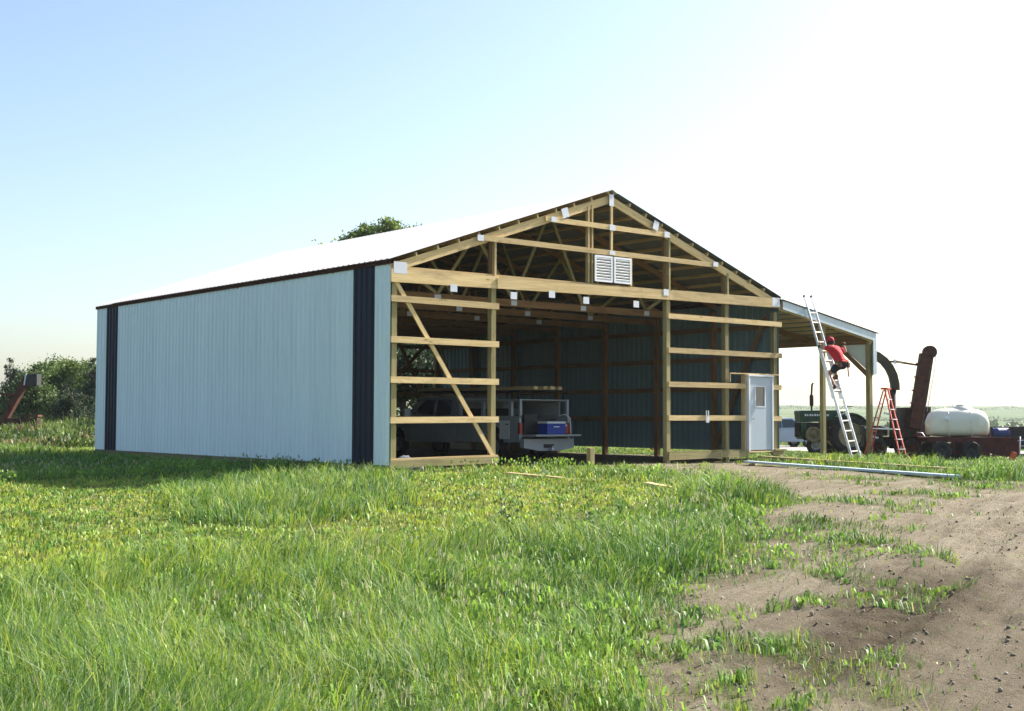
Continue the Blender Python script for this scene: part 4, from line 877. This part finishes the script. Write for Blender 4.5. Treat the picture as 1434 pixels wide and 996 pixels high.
# ---- small orange shoe on the grass by the trailer jack
p = gp(1417, 650); os_ = empty('plough_shoe', p, -YAW, 'small orange red cast iron implement foot on the grass by the trailer jack', 'implement part')
mb = MB(); prismxz(mb, [(-.28, .0), (-.16, .1), (.02, .15), (.02, 0)], -.1, .1); mb.build('toe', M['rust'], os_, None, None, .01)
mb = MB(); mb.bar((-.03, 0, .02), (.07, 0, .32), .14, .12, (0, 1, 0)); mb.build('upright', M['orange'], os_, None, None, .015)
mb = MB(); mb.bar((-.05, -.02, .05), (.3, -.05, .03), .1, .05); mb.build('arm', M['orange'], os_)
# ---- blue barrel cradle and dark slatted wagon behind the trailer
wg, T = frame('slatted_wagon', 1440, 47, 'dark slatted farm wagon standing behind the trailer', 'wagon')
xl, zt2 = T(1384, 599); xr, zb9 = T(1500, 628)
for k in range(6):
    z = zb9+.12+(zt2-zb9-.12)*k/5.5; MB().box(xl, xr, -.5, -.45, z, z+(zt2-zb9)/8).build('slat', M['iron'], wg)
for k in range(5): MB().box(xl+.1+k*(xr-xl-.3)/4, xl+.2+k*(xr-xl-.3)/4, -.44, -.36, zb9-.05, zt2).build('stake', M['black'], wg)
bk = MB(); bk.box(xl, xr, -.36, 1.2, zb9-.02, zb9+.08); bk.box(xl, xr, 1.15, 1.2, zb9+.08, zt2); bk.build('bed', M['black'], wg)
for u in (1395, 1480): wheel(wg, (T(u, 0)[0], -.4, .33), .33, .2, M['black'], 'y')
for u in (1395, 1480): wheel(wg, (T(u, 0)[0], 1.1, .33), .33, .2, M['black'], 'y')
br_, T = frame('barrel_rack', 1400, 43, 'blue drum lying in a small red rack behind the poly tank', 'drum')
x0, z0 = T(1388, 609); x1, z1 = T(1411, 599); r_ = .2
MB().lathe([(0, x0), (r_*.97, x0), (r_, x0+.02), (r_, (x0+x1)/2-.12), (r_*1.04, (x0+x1)/2-.1), (r_, (x0+x1)/2-.08), (r_, x1-.02), (r_*.97, x1), (0, x1)], 22, 'x', (0, 0, z1-r_)).build('drum', M['drum'], br_)
for x in (x0-.04, x1+.04):
    mb = MB(); mb.bar((x, -.25, 0), (x, -.1, z1+.02), .04, .05); mb.bar((x, .25, 0), (x, .1, z1+.02), .04, .05); mb.bar((x, -.2, z1-.42), (x, .2, z1-.42), .04, .05); mb.build('stand', M['rustred'], br_)
# ---- pale blue car beyond the tractor
ca, T = frame('parked_car', 1085, 58, 'pale blue car parked by the gravel road beyond the tractor', 'car', R(14))
prof = [(-2.1, .28), (-2.15, .62), (-2.05, .78), (-1.15, .88), (-.6, 1.32), (.55, 1.36), (1.25, .95), (2.0, .86), (2.1, .6), (2.08, .28)]
mb = MB(); mb.prism(prof, -.82, .82, 'y'); mb.v = [(x, y*(1-.2*max(0, z-.85)/.5), z) for x, y, z in mb.v]; mb.build('body', M['carblue'], ca, None, None, .05)
for pf in ([(-1.0, .92), (-.58, 1.26), (-.05, 1.29), (-.05, .92)], [(.0, .92), (.0, 1.29), (.5, 1.29), (1.05, .95)]):
    mb = MB(); n = len(pf); ys = [-.83*(1-.2*max(0, z-.85)/.5)-.004 for x, z in pf]; mb.add([(x, y, z) for (x, z), y in zip(pf, ys)]+[(x, y+.02, z) for (x, z), y in zip(pf, ys)], [tuple(range(n)), tuple(reversed(range(n, 2*n)))]+[(i, n+i, n+(i+1) % n, (i+1) % n) for i in range(n)]); mb.build('window', M['glass'], ca)
for x in (-1.35, 1.3):
    for y in (-.74, .74): wheel(ca, (x, y, .3), .3, .18, M['rimw'], 'y')

# ---- orange auger in the weeds at the left
au, T = frame('grain_auger', 20, 62, 'rusty orange grain auger leaning up out of the weeds before the trees', 'auger')
xa, za = T(-6, 612); xb, zb_ = T(38, 528); MB().bar((xa, 0, za), (xb, 0, zb_), .3, .36, (0, 1, 0)).build('auger_tube', M['auger'], au)
x, z = T(45, 531); MB().box(x-.28, x+.3, -.3, .3, z-.33, z+.24).build('motor_box', M['black'], au, None, None, .02); MB().bar((x-.3, -.32, z-.3), (x-.22, -.32, z+.26), .04, .06).build('bracket', M['plate'], au)
x, z = T(13, 553); MB().box(x-.32, x+.35, -.25, .25, z-.04, z+.06).build('platform', M['auger'], au); MB().bar((x-.1, -.2, z-.02), (x+.05, -.2, z-.75), .05, .05).build('strut', M['auger'], au)
x, z = T(44, 582); mb = MB(); mb.box(x-.4, x+.42, -.3, .3, z-.06, z+.03); mb.bar((x-.3, -.2, z), (x-.45, -.2, 0), .06, .06); mb.bar((x+.3, -.2, z), (x+.25, -.2, 0), .06, .06); mb.bar((x+.3, .2, z), (x+.25, .2, 0), .06, .06); mb.build('undercarriage', M['auger'], au)
x, z = T(30, 600); mb = MB(); mb.box(x-.75, x+.85, -.25, .35, .3, z+.5); mb.build('gear_housing', M['rust'], au, None, None, .03)
for u in (18, 48): wheel(au, (T(u, 0)[0], -.4, .34), .34, .18, M['rimw'], 'y')

# ------------------------------------------------------------------ vegetation
rng = np.random.default_rng(11)
def np_mesh(name, v, loops, sizes, col, mat, kind=None, parent=None):
    me = bpy.data.meshes.new(name); me.vertices.add(len(v)); me.vertices.foreach_set('co', np.ascontiguousarray(v, np.float32).ravel())
    me.loops.add(len(loops)); me.loops.foreach_set('vertex_index', loops.astype(np.int32))
    me.polygons.add(len(sizes)); st_ = np.zeros(len(sizes), np.int32); st_[1:] = np.cumsum(sizes)[:-1]; me.polygons.foreach_set('loop_start', st_)
    me.update(); me.validate()
    at = me.attributes.new('Col', 'FLOAT_COLOR', 'POINT'); c = np.ones((len(v), 4), np.float32); c[:, :3] = col; at.data.foreach_set('color', c.ravel())
    o = link(name, me, mat, parent)
    if kind: o['kind'] = kind
    return o
def blades(x, y, z, h, w, lean, az, col, tipc=None, mid=.55):
    """five-point curved blades -> verts, loops, sizes, colours"""
    n = len(x); face = rng.uniform(0, 2*np.pi, n); px, py = np.cos(face)*w/2, np.sin(face)*w/2
    lx_, ly_ = np.cos(az)*lean, np.sin(az)*lean
    v = np.empty((n, 5, 3), np.float32)
    for k, s in ((0, -1), (1, 1)):
        v[:, k, 0] = x+s*px; v[:, k, 1] = y+s*py; v[:, k, 2] = z-.02
    for k, s in ((2, 1), (3, -1)):
        v[:, k, 0] = x+lx_*.32+s*px*.8; v[:, k, 1] = y+ly_*.32+s*py*.8; v[:, k, 2] = z+h*mid*1.08
    v[:, 4, 0] = x+lx_; v[:, 4, 1] = y+ly_; v[:, 4, 2] = z+h*np.clip(1-.35*(lean/np.maximum(h, .01))**2, .35, 1)
    b = (np.arange(n)*5)[:, None]
    lo = np.concatenate([b+0, b+1, b+2, b+3, b+3, b+2, b+4], 1).ravel(); sz = np.tile([4, 3], n)
    c = np.repeat(col[:, None, :], 5, 1).astype(np.float32)
    if tipc is not None: c[:, 4] = tipc
    return v.reshape(-1, 3), lo, sz, c.reshape(-1, 3)
def merge(parts):
    V, L_, S_, C_ = [], [], [], []; o = 0
    for v, l, s, c in parts: V.append(v); L_.append(l+o); S_.append(s); C_.append(c); o += len(v)
    return np.concatenate(V), np.concatenate(L_), np.concatenate(S_), np.concatenate(C_)
PAL = np.array([(.040, .125, .014), (.13, .265, .024), (.34, .42, .045), (.23, .36, .17), (.42, .42, .18), (.032, .10, .026)])
def fan(n, d0, d1, expo, half=R(34)):
    """samples over the field in front, thinning with distance as d^-expo"""
    k = 2-expo; u = rng.random(n); d = (d0**k+u*(d1**k-d0**k))**(1/k); a = rng.uniform(-half, half, n)+YAW
    return CAM[0]+d*np.sin(a), CAM[1]+d*np.cos(a), d
def blocked(x, y):
    inb = (x > -.12) & (x < 13.7) & (y > -.03) & (y < 16.6)
    return inb
def ptseg(x, y, pts):
    best = np.full(x.shape, 1e9)
    for (ax, ay), (bx, by) in zip(pts[:-1], pts[1:]):
        ex, ey = bx-ax, by-ay; t = np.clip(((x-ax)*ex+(y-ay)*ey)/(ex*ex+ey*ey), 0, 1); best = np.minimum(best, np.hypot(x-ax-t*ex, y-ay-t*ey))
    return best
TRIMP = [gp(1040, 652)[:2], gp(1345, 674)[:2]]
ROADP = [gd(u, d)[:2] for u, d in ((900, 66), (1100, 57), (1250, 53.5), (1434, 50), (1800, 44), (2300, 36))]
def grass_field():
    N = 610000
    x, y, d = fan(N, 4.6, 75, 1.5)
    jx, jy = vnoise(x*6, y*6, 71), vnoise(x*6+31, y*6, 72); x = x+.16*jx; y = y+.16*jy
    dm, tm = dirt_mask(x, y)
    keep = ~blocked(x, y) & (rng.random(N) < (1-dm*(1-.8*tm)*.985)) & (ptseg(x, y, ROADP) > 2.7+rng.random(N)*.6)
    x, y, d, dm, tm = [q_[keep] for q_ in (x, y, d, dm, tm)]; n = len(x)
    wx = x+.8*vnoise(x*.8, y*.8, 41); wy = y+.8*vnoise(x*.8+9, y*.8, 42)
    mw = 1-sm(-.5, .5, poly_sd(wx, wy, MOWN)); cl = 1-sm(-.12, .12, poly_sd(x+.15*vnoise(x*2, y*2, 48), y+.15*vnoise(x*2+5, y*2, 49), CLUMP)); mw = mw*(1-cl)
    patch = vnoise(x*.45, y*.45, 43)+.6*vnoise(x*1.3, y*1.3, 44)+.75*vnoise(x*3.4, y*3.4, 74); tall = np.clip(1+1.15*patch, .3, 1.9)
    h = (.29+.07*(1-sm(12, 19, d)))*tall*(1-mw)+.06*mw*tall
    h = np.where(cl > .5, .28*np.clip(tall, .85, 1.3), h)
    nb = sm(-3.5, -.6, y)*sm(-1.0, .5, x)*(1-sm(13, 16, x)); h *= 1-.6*nb
    shade = sm(-8, -6, -x*0+x)*(x < 0)*(y > -1); h = np.where((x < -.1) & (y > 0) & (x > -9) & (y < 16), np.minimum(h, .10), h)
    h = np.where(x > 13.7, np.minimum(h, .055*tall+.10*sm(-3, -6, y)), h)
    h = np.where(dm > .3, np.minimum(h, (.035+.09*tm*tall+.03*rng.random(n))+.25*np.clip(.75-dm, 0, 1)), h)
    h = np.where(ptseg(x, y, TRIMP) < .5, .02, h)
    h *= rng.uniform(.5, 1.25, n); h = np.maximum(h, .025)
    w = np.minimum(.0062*(d/8)**.8, .03)*rng.uniform(.6, 1.5, n)*(1+.3*mw)
    az = 9*vnoise(x*.8, y*.8, 73)+rng.normal(0, 1.1, n); lean = h*np.where(rng.random(n) < .22, rng.uniform(.9, 1.6, n), rng.uniform(.15, .95, n))
    fine_ = rng.random(n) < .45; w = np.where(fine_, w*.6, w)
    hue = vnoise(x*.35+7, y*.35, 45)+.7*vnoise(x*1.7, y*1.7, 46)+.45*rng.normal(size=n)
    t = np.clip(.45+.7*hue+.5*mw+.35*nb, 0, 1)
    col = np.where(t[:, None] < .5, PAL[0]+(PAL[1]-PAL[0])*(t[:, None]*2), PAL[1]+(PAL[2]-PAL[1])*(t[:, None]*2-1))
    r = rng.random(n); bl_ = r < .16*(1-mw); col[bl_] = PAL[3]*rng.uniform(.7, 1.1, (bl_.sum(), 1))
    stw = (r > .95-.07*mw) ; col[stw] = PAL[4]*rng.uniform(.55, 1.1, (stw.sum(), 1))
    dk_ = (r > .16) & (r < .30); col[dk_] = PAL[5]
    parts = [blades(x, y, g(x, y), h, w, lean, az, col, col*1.12)]
    # seed heads: thin stems carrying pale panicles
    m_ = 7000; sx, sy, sd = fan(m_, 5, 34, 1.3); dm2, _ = dirt_mask(sx, sy)
    ok = (dm2 < .25) & ~blocked(sx, sy) & (poly_sd(sx, sy, MOWN) > .3) & (vnoise(sx*.6, sy*.6, 47) > -.02) & (sx < 9) & ((sx < -1) | (sy < -6))
    sx, sy, sd = sx[ok], sy[ok], sd[ok]; k = len(sx); sz_ = g(sx, sy); hh = rng.uniform(.22, .42, k); la = rng.uniform(0, 6.283, k); ll_ = hh*rng.uniform(.05, .3, k)
    sc_ = np.tile(np.array([.17, .21, .07]), (k, 1))*rng.uniform(.8, 1.2, (k, 1)); ww = .0035*(sd/8)**.8
    parts.append(blades(sx, sy, sz_, hh, ww, ll_, la, sc_))
    tipx, tipy, tipz = sx+np.cos(la)*ll_*.8, sy+np.sin(la)*ll_*.8, sz_+hh*.82
    for j in range(4):
        q_ = rng.random(k); pc = np.array([.36, .38, .21])*rng.uniform(.7, 1.15, (k, 1))
        parts.append(blades(tipx+rng.normal(0, .012, k), tipy+rng.normal(0, .012, k), tipz+hh*.13*(q_-.4), np.full(k, .02)+.03*rng.random(k), .006*(sd/8)**.7*rng.uniform(.7, 1.4, k), .03*rng.random(k), rng.uniform(0, 6.283, k), pc, pc))
    # broad weed leaves
    m_ = 5000; sx, sy, sd = fan(m_, 5, 40, 1.4); dm2, tm2 = dirt_mask(sx, sy); ok = (rng.random(m_) > dm2*(1-.5*tm2)) & ~blocked(sx, sy); sx, sy, sd = sx[ok], sy[ok], sd[ok]; k = len(sx)
    for j in range(9):
        hh = rng.uniform(.05, .15, k); hc = np.array([.10, .21, .04])*rng.uniform(.7, 1.6, (k, 1))
        parts.append(blades(sx+rng.normal(0, .035, k), sy+rng.normal(0, .035, k), g(sx, sy)+rng.uniform(0, .13, k)*((poly_sd(sx, sy, MOWN) > .3) & (dirt_mask(sx, sy)[0] < .3)), hh, rng.uniform(.012, .03, k), hh*rng.uniform(.5, 1.2, k), rng.uniform(0, 6.283, k), hc, hc))
    # leafy clover-like clumps through the meadow
    m_ = 2300; cx_, cy_, cd_ = fan(m_, 5, 32, 1.35); dm2, tm2 = dirt_mask(cx_, cy_)
    ok = ~blocked(cx_, cy_) & (rng.random(m_) > dm2*(1-.5*tm2)*1.0) & ((cx_ < 9) | (cy_ < -4)) & (ptseg(cx_, cy_, TRIMP) > .7) & ((poly_sd(cx_, cy_, MOWN) > .2) | (rng.random(m_) < .5)); cx_, cy_, cd_, dm2 = cx_[ok], cy_[ok], cd_[ok], dm2[ok]
    low = (poly_sd(cx_, cy_, MOWN) < .2) | (dm2 > .3); top_ = np.where(low, .07, .27)*rng.uniform(.6, 1.2, len(cx_)); rad_ = rng.uniform(.06, .2, len(cx_)); mwn = poly_sd(cx_, cy_, MOWN) < .2; base_ = np.where(mwn[:, None], np.array([[.20, .30, .06]]), np.array([[.15, .27, .04]]))*rng.uniform(.55, 1.4, (len(cx_), 1))
    ci = np.repeat(np.arange(len(cx_)), 34); k = len(ci); px_ = cx_[ci]+rng.normal(0, 1, k)*rad_[ci]; py_ = cy_[ci]+rng.normal(0, 1, k)*rad_[ci]; hh = rng.uniform(.025, .06, k)
    pc = base_[ci]*rng.uniform(.75, 1.3, (k, 1)); parts.append(blades(px_, py_, g(px_, py_)+top_[ci]*rng.random(k)**.7, hh, np.minimum(.012*(cd_[ci]/8)**.7, .035)*rng.uniform(.8, 1.8, k), hh*rng.uniform(.6, 1.4, k), rng.uniform(0, 6.283, k), pc, pc*1.1, .5))
    v, l, s, c = merge(parts)
    o = np_mesh('grass', v, l, s, c, M['grassm'], 'stuff'); tag(o, 'long green meadow grass with pale seed heads and worn patches', 'grass')
grass_field()
def weed_bank():
    """rank weeds and brambles along the yard edge left of and behind the barn"""
    parts = []; N = 60000
    u = rng.uniform(-330, 640, N); dd_ = rng.uniform(47, 72, N); P_ = CAM+_fw*1; 
    a = YAW+np.arctan((u-717)/F_PX); x = CAM[0]+dd_*np.sin(a)/np.cos(a-YAW); y = CAM[1]+dd_*np.cos(a)/np.cos(a-YAW)
    ok = ~((x > -.5) & (y < 17.5)) & (vnoise(x*.5, y*.5, 51) > -.33); x, y, dd_ = x[ok], y[ok], dd_[ok]; n = len(x)
    top = (.3+.45*sm(47, 56, dd_))*np.clip(.9+1.3*vnoise(x*.55, y*.55, 52)+.8*vnoise(x*1.5, y*1.5, 53), .3, 1.8)
    z = g(x, y); lift = rng.random(n)**.7*top
    t = np.clip(.5+1.3*vnoise(x*.7, y*.7, 54)+.5*rng.normal(size=n)*.6, 0, 1)[:, None]; col = np.array([.04, .085, .018])*(1-t)+np.array([.15, .22, .05])*t
    dry = (vnoise(x*.4, y*.4, 55) > .18) & (rng.random(n) < .45); col[dry] = np.array([.27, .20, .11])*rng.uniform(.7, 1.2, (dry.sum(), 1))
    hh = rng.uniform(.12, .3, n); parts.append(blades(x, y, z+lift*.8, hh, rng.uniform(.04, .1, n), hh*rng.uniform(.3, 1.2, n), rng.uniform(0, 6.283, n), col, col))
    k = n//5; parts.append(blades(x[:k], y[:k], z[:k], top[:k]*rng.uniform(.8, 1.3, k), np.full(k, .03), top[:k]*.25*rng.random(k), rng.uniform(0, 6.283, k), col[:k], col[:k]))
    v, l, s, c = merge(parts); tag(np_mesh('weeds', v, l, s, c, M['grassm'], 'stuff'), 'rank green weeds along the yard edge behind the barn', 'weeds')
weed_bank()
# one milkweed-like plant standing up out of the meadow
def weed_plant(u, v, hgt, seed, label):
    p = gp(u, v); r_ = random.Random(seed); root = empty('weed_plant', (p[0], p[1], float(g(p[0], p[1]))), r_.random()*6, label, 'plant', 'tall weeds in the meadow')
    for s in range(4):
        a = r_.random()*6.283; lx_, ly_ = .12*math.cos(a), .12*math.sin(a); hh = hgt*r_.uniform(.7, 1)
        st_ = MB(); st_.tube([(0, 0, -.03), (lx_*.4, ly_*.4, hh*.5), (lx_, ly_, hh)], [.009, .007, .004], 5)
        so = st_.build('stem', M['weedstem'], root)
        for k in range(9):
            t = .25+.75*k/8; b = a+2.4*k; c = Vector((lx_*t*t, ly_*t*t, hh*t)); L_ = .17*(1.15-.6*t); o_ = Vector((math.cos(b), math.sin(b), 0)); w_ = Vector((-math.sin(b), math.cos(b), 0))*.028
            mb = MB(); mb.add([c, c+o_*L_*.45+w_+Vector((0, 0, .05)), c+o_*L_*.5+Vector((0, 0, .035)), c+o_*L_*.45-w_+Vector((0, 0, .05)), c+o_*L_+Vector((0, 0, .01))], [(0, 1, 2), (0, 2, 3), (1, 4, 2), (2, 4, 3)]); mb.build('leaf', M['weedleaf'], so)
M['weedleaf'] = plain('weed_leaf', (.06, .13, .03), .5, 0, .25, 20); M['weedstem'] = plain('weed_stem', (.09, .13, .04), .6)
weed_plant(712, 765, .62, 1, 'tall leafy weed standing alone above the grass before the doorway')
weed_plant(832, 758, .36, 5, 'shorter leafy weed in the grass beside the tall lone weed')

def tree(name, base, H, crown, n_leaf, lsz, pal, label, seed, trunk_r=.22, conifer=False, group=None, lean=0.0):
    """crown: list of (x, y, z, rx, ry, rz) lobes relative to the base; leaves gather in twig clumps through each lobe"""
    r_ = np.random.default_rng(seed); root = empty(name, base, 0, label, 'tree', group)
    tk = MB(); top = max(c[2] for c in crown)
    tk.tube([(0, 0, -.3), (.03, .02, H*.15), (lean*.4-.05, .04, H*.4), (lean, 0, min(top, H*.8))], [trunk_r*1.25, trunk_r, trunk_r*.7, trunk_r*.3], 9)
    for c in crown:
        z0 = max(H*.12, min(c[2]-c[5]*.7, H*.55)); s = Vector((lean*z0/H, 0, z0)); e = Vector(c[:3]); mdl = s.lerp(e, .5)+Vector((r_.normal(0, .12), r_.normal(0, .12), .15))
        tk.tube([s, mdl, e], [trunk_r*.5, trunk_r*.32, trunk_r*.12], 6)
        for k in range(4):
            dv_ = Vector(r_.normal(size=3)).normalized(); tip = e+Vector((dv_.x*c[3], dv_.y*c[4], abs(dv_.z)*c[5]))*.75; tk.tube([mdl.lerp(e, .6), tip], [trunk_r*.2, trunk_r*.05], 5)
    tk.build('trunk', M['bark'], root)
    vol = np.array([c[3]*c[4]*c[5] for c in crown])**.67; vol /= vol.sum(); C_ = np.array(crown)
    ncl = max(12, n_leaf//42); li = r_.choice(len(crown), ncl, p=vol); dv_ = r_.normal(size=(ncl, 3)); dv_ /= np.linalg.norm(dv_, axis=1)[:, None]
    rr = r_.uniform(.25, 1.0, ncl)**.45*r_.uniform(.85, 1.18, ncl); cc = C_[li, :3]+dv_*C_[li, 3:]*rr[:, None]
    csz = np.cbrt(C_[li, 3]*C_[li, 4]*C_[li, 5])*r_.uniform(.13, .3, ncl)
    ci = r_.integers(0, ncl, n_leaf); off = r_.normal(size=(n_leaf, 3))*csz[ci][:, None]*np.array([1, 1, .65]); p = cc[ci]+off; p[:, 2] = np.maximum(p[:, 2], .15)
    a = r_.normal(size=(n_leaf, 3)); a /= np.linalg.norm(a, axis=1)[:, None]; b = np.cross(a, r_.normal(size=(n_leaf, 3))); b /= np.linalg.norm(b, axis=1)[:, None]
    s = (lsz*r_.uniform(.6, 1.4, n_leaf))[:, None]; a *= s; b *= s*(.3 if conifer else .55)
    v = np.stack([p-a*.5, p+b*.5, p+a*.5, p-b*.5], 1).reshape(-1, 3); bb = (np.arange(n_leaf)*4)[:, None]; lo = np.concatenate([bb, bb+1, bb+2, bb+3], 1).ravel()
    t = np.clip(.5+.28*r_.normal(size=ncl)[ci]+.2*r_.normal(size=n_leaf), 0, 1)[:, None]; col = np.array(pal[0])*(1-t)+np.array(pal[1])*t
    np_mesh('crown', v, lo, np.full(n_leaf, 4), np.repeat(col, 4, 0), M['leaf'], None, root)
def cone(H, R_, n=9, seed=0):
    r_ = random.Random(seed); return [(r_.uniform(-.25, .25)*R_, r_.uniform(-.25, .25)*R_, H*(.12+.82*k/(n-1)), R_*(1.05-.9*k/(n-1))*r_.uniform(.8, 1.15), R_*(1.05-.9*k/(n-1)), H*.11) for k in range(n)]
def dome(H, R_, n=9, seed=0, lo=.35):
    r_ = random.Random(seed); out = [(0, 0, H*.62, R_*.7, R_*.7, H*.25)]
    for k in range(n):
        a = k*2.4; q_ = r_.uniform(.35, .75)*R_; z = H*r_.uniform(lo, .88); out.append((q_*math.cos(a), q_*math.sin(a), z, R_*r_.uniform(.3, .5), R_*r_.uniform(.3, .5), H*r_.uniform(.1, .17)))
    return out
CED = ((.012, .028, .012), (.035, .065, .025)); LG = ((.045, .09, .018), (.15, .23, .05)); MG = ((.03, .065, .016), (.10, .165, .04))
gt = 'trees along the far side of the yard'
tree('cedar_tree', gd(18, 80), 4.6, cone(4.6, 2.3, 9, 1), 18000, .17, CED, 'narrow dark cedar behind the orange auger', 1, .16, True, gt)
tree('shade_tree', gd(84, 84), 5.1, dome(5.0, 2.9, 12, 2, .2), 26000, .17, LG, 'broad leafy tree with light green top beside the dark cedars', 2, .2, False, gt)
tree('cedar_tree', gd(52, 78), 4.2, cone(4.2, 2.5, 10, 3), 18000, .17, MG, 'rounded dark green tree standing before the light green tree', 3, .16, False, gt)
tree('cedar_tree', gd(128, 77), 4.5, cone(4.5, 2.2, 10, 4), 18000, .17, CED, 'black green cedar at the back corner of the barn', 4, .18, True, gt)
tree('cedar_tree', gd(-40, 80), 5.2, cone(5.2, 2.2, 9, 6), 12000, .18, CED, 'dark cedar at the outer end of the tree row', 6, .16, True, gt)
tree('cedar_tree', gd(100, 74), 3.2, cone(3.2, 1.9, 8, 8), 11000, .16, CED, 'low spreading dark cedar before the leafy tree', 8, .14, True, gt)
tree('shade_tree', gd(545, 66), 11.4, dome(11.0, 4.1, 18, 5, .3)+[(.766*o_, -.64*o_+.4*(o_ % 1), z_, .75, .8, .62) for o_, z_ in ((-1.9, 10.25), (-1.3, 10.75), (-.75, 10.5), (-.2, 11.0), (.35, 10.7), (.85, 10.85), (1.3, 10.4), (1.7, 10.2))], 95000, .19, ((.075, .13, .025), (.22, .30, .07)), 'big tree behind the barn with its top showing above the roof', 5, .3)
tree('shade_tree', gd(604, 58), 5.6, dome(5.6, 2.6, 10, 9, .35), 9000, .17, CED, 'tree with leaves darkened as backlit seen through the open back bay of the barn', 9, .2)  # dark palette paints the backlit side of the foliage
tree('shade_tree', gd(566, 52), 4.6, dome(4.6, 2.2, 10, 12, .3), 8000, .16, CED, 'smaller tree with leaves darkened as backlit close behind the open back bay', 12, .18)  # backlit shade put into the leaf colours here too

# far hedgerows across the valley: distant woods that read as one mass
def hedgerow(dep, u0, u1, hgt, col, seed, gap=.0):
    r_ = np.random.default_rng(seed); L_ = (u1-u0)/F_PX*dep; n = 9000; u = r_.uniform(u0, u1, n); q_ = vnoise(u*.02, u*0+seed, seed); ok = q_ > -.5+gap; u = u[ok]; n = len(u)
    dd_ = dep*(1+r_.normal(0, .012, n)); x = CAM[0]+dd_*(_fw[0]+_rt[0]*(u-717)/F_PX); y = CAM[1]+dd_*(_fw[1]+_rt[1]*(u-717)/F_PX); z = g(x, y)
    hh = hgt*np.clip(.7+.9*vnoise(u*.07, u*0, seed+1)+.5*vnoise(u*.3, u*0, seed+2), .25, 1.4); p = np.stack([x, y, z+hh*r_.random(n)**.8], 1)
    a = r_.normal(size=(n, 3)); a /= np.linalg.norm(a, axis=1)[:, None]; b = np.cross(a, r_.normal(size=(n, 3))); b /= np.linalg.norm(b, axis=1)[:, None]; s = hgt*.13*r_.uniform(.6, 1.4, n)[:, None]; a *= s; b *= s*.8
    v = np.stack([p-a, p+b, p+a, p-b], 1).reshape(-1, 3); bb = (np.arange(n)*4)[:, None]; lo = np.concatenate([bb, bb+1, bb+2, bb+3], 1).ravel()
    return v, lo, np.full(n, 4), np.repeat(np.array(col)*r_.uniform(.7, 1.35, (n, 1)), 4, 0)
parts = [hedgerow(d_, 850, 2100, h_, c_, s_, gp_) for d_, h_, c_, s_, gp_ in ((300, 3.0, (.05, .085, .03), 61, .12), (430, 4, (.05, .09, .035), 62, .05), (780, 3.2, (.05, .085, .035), 63, .0), (1200, 3.5, (.055, .095, .04), 64, .1))]
v, l, s, c = merge(parts); tag(np_mesh('far_woods', v, l, s, c, M['leaf'], 'stuff'), 'distant hedgerows and woods across the valley', 'woods')

# clods and pebbles on the wheel track
def clods():
    base = bmesh.new(); bmesh.ops.create_icosphere(base, subdivisions=1, radius=1); bv = np.array([v_.co[:] for v_ in base.verts]); bf = np.array([[v_.index for v_ in f.verts] for f in base.faces]); base.free()
    n = 14000; x, y, d = fan(n, 5, 30, 1.3, R(27)); dm, tm = dirt_mask(x, y); s_ = (x-RUT_A[0])*(-RUT_DIR[1])+(y-RUT_A[1])*RUT_DIR[0]
    ok = (dm > .6) & (rng.random(n) < .3+.7*np.exp(-(s_/1.2)**2)) & ~blocked(x, y); x, y, d = x[ok], y[ok], d[ok]; n = len(x)
    r_ = .005+.016*rng.random(n)**4; sc = rng.uniform(.6, 1.3, (n, 1, 3))*r_[:, None, None]; v = bv[None]*sc*(1+.25*rng.normal(size=(n, len(bv), 1))*.6)
    v[:, :, 0] += x[:, None]; v[:, :, 1] += y[:, None]; v[:, :, 2] += (g(x, y)+r_*.3)[:, None]
    lo = (bf.ravel()[None]+(np.arange(n)*len(bv))[:, None]).ravel(); col = np.where(rng.random(n)[:, None] < .1, np.array([[.36, .31, .24]]), np.array([[.25, .205, .145]]))*rng.uniform(.6, 1.3, (n, 1))
    mt, n_, l_, b_ = nodes('soil_clods'); at = n_.new('ShaderNodeAttribute'); at.attribute_name = 'Col'; l_.new(at.outputs['Color'], b_.inputs['Base Color']); b_.inputs['Roughness'].default_value = .95
    tag(np_mesh('soil_clods', v.reshape(-1, 3), lo, np.full(n*len(bf), 3), np.repeat(col, len(bv), 0), mt, 'stuff'), 'crumbled soil clods and pebbles scattered on the dirt track', 'soil')
clods()

# ------------------------------------------------------------------ summer haze over the valley
hz = MB(); hz.box(-5600, 5600, -5600, 5600, -7.0, 24.0)
mt = bpy.data.materials.new('haze_air'); mt.use_nodes = True; n_ = mt.node_tree.nodes; n_.remove(n_['Principled BSDF'])
pv = n_.new('ShaderNodeVolumePrincipled'); pv.inputs['Color'].default_value = (.86, .93, 1.0, 1); pv.inputs['Density'].default_value = .00017; pv.inputs['Anisotropy'].default_value = .3
mt.node_tree.links.new(pv.outputs[0], n_['Material Output'].inputs['Volume'])
tag(hz.build('haze', mt), 'thin pale summer haze over the valley', 'haze', None, 'stuff')
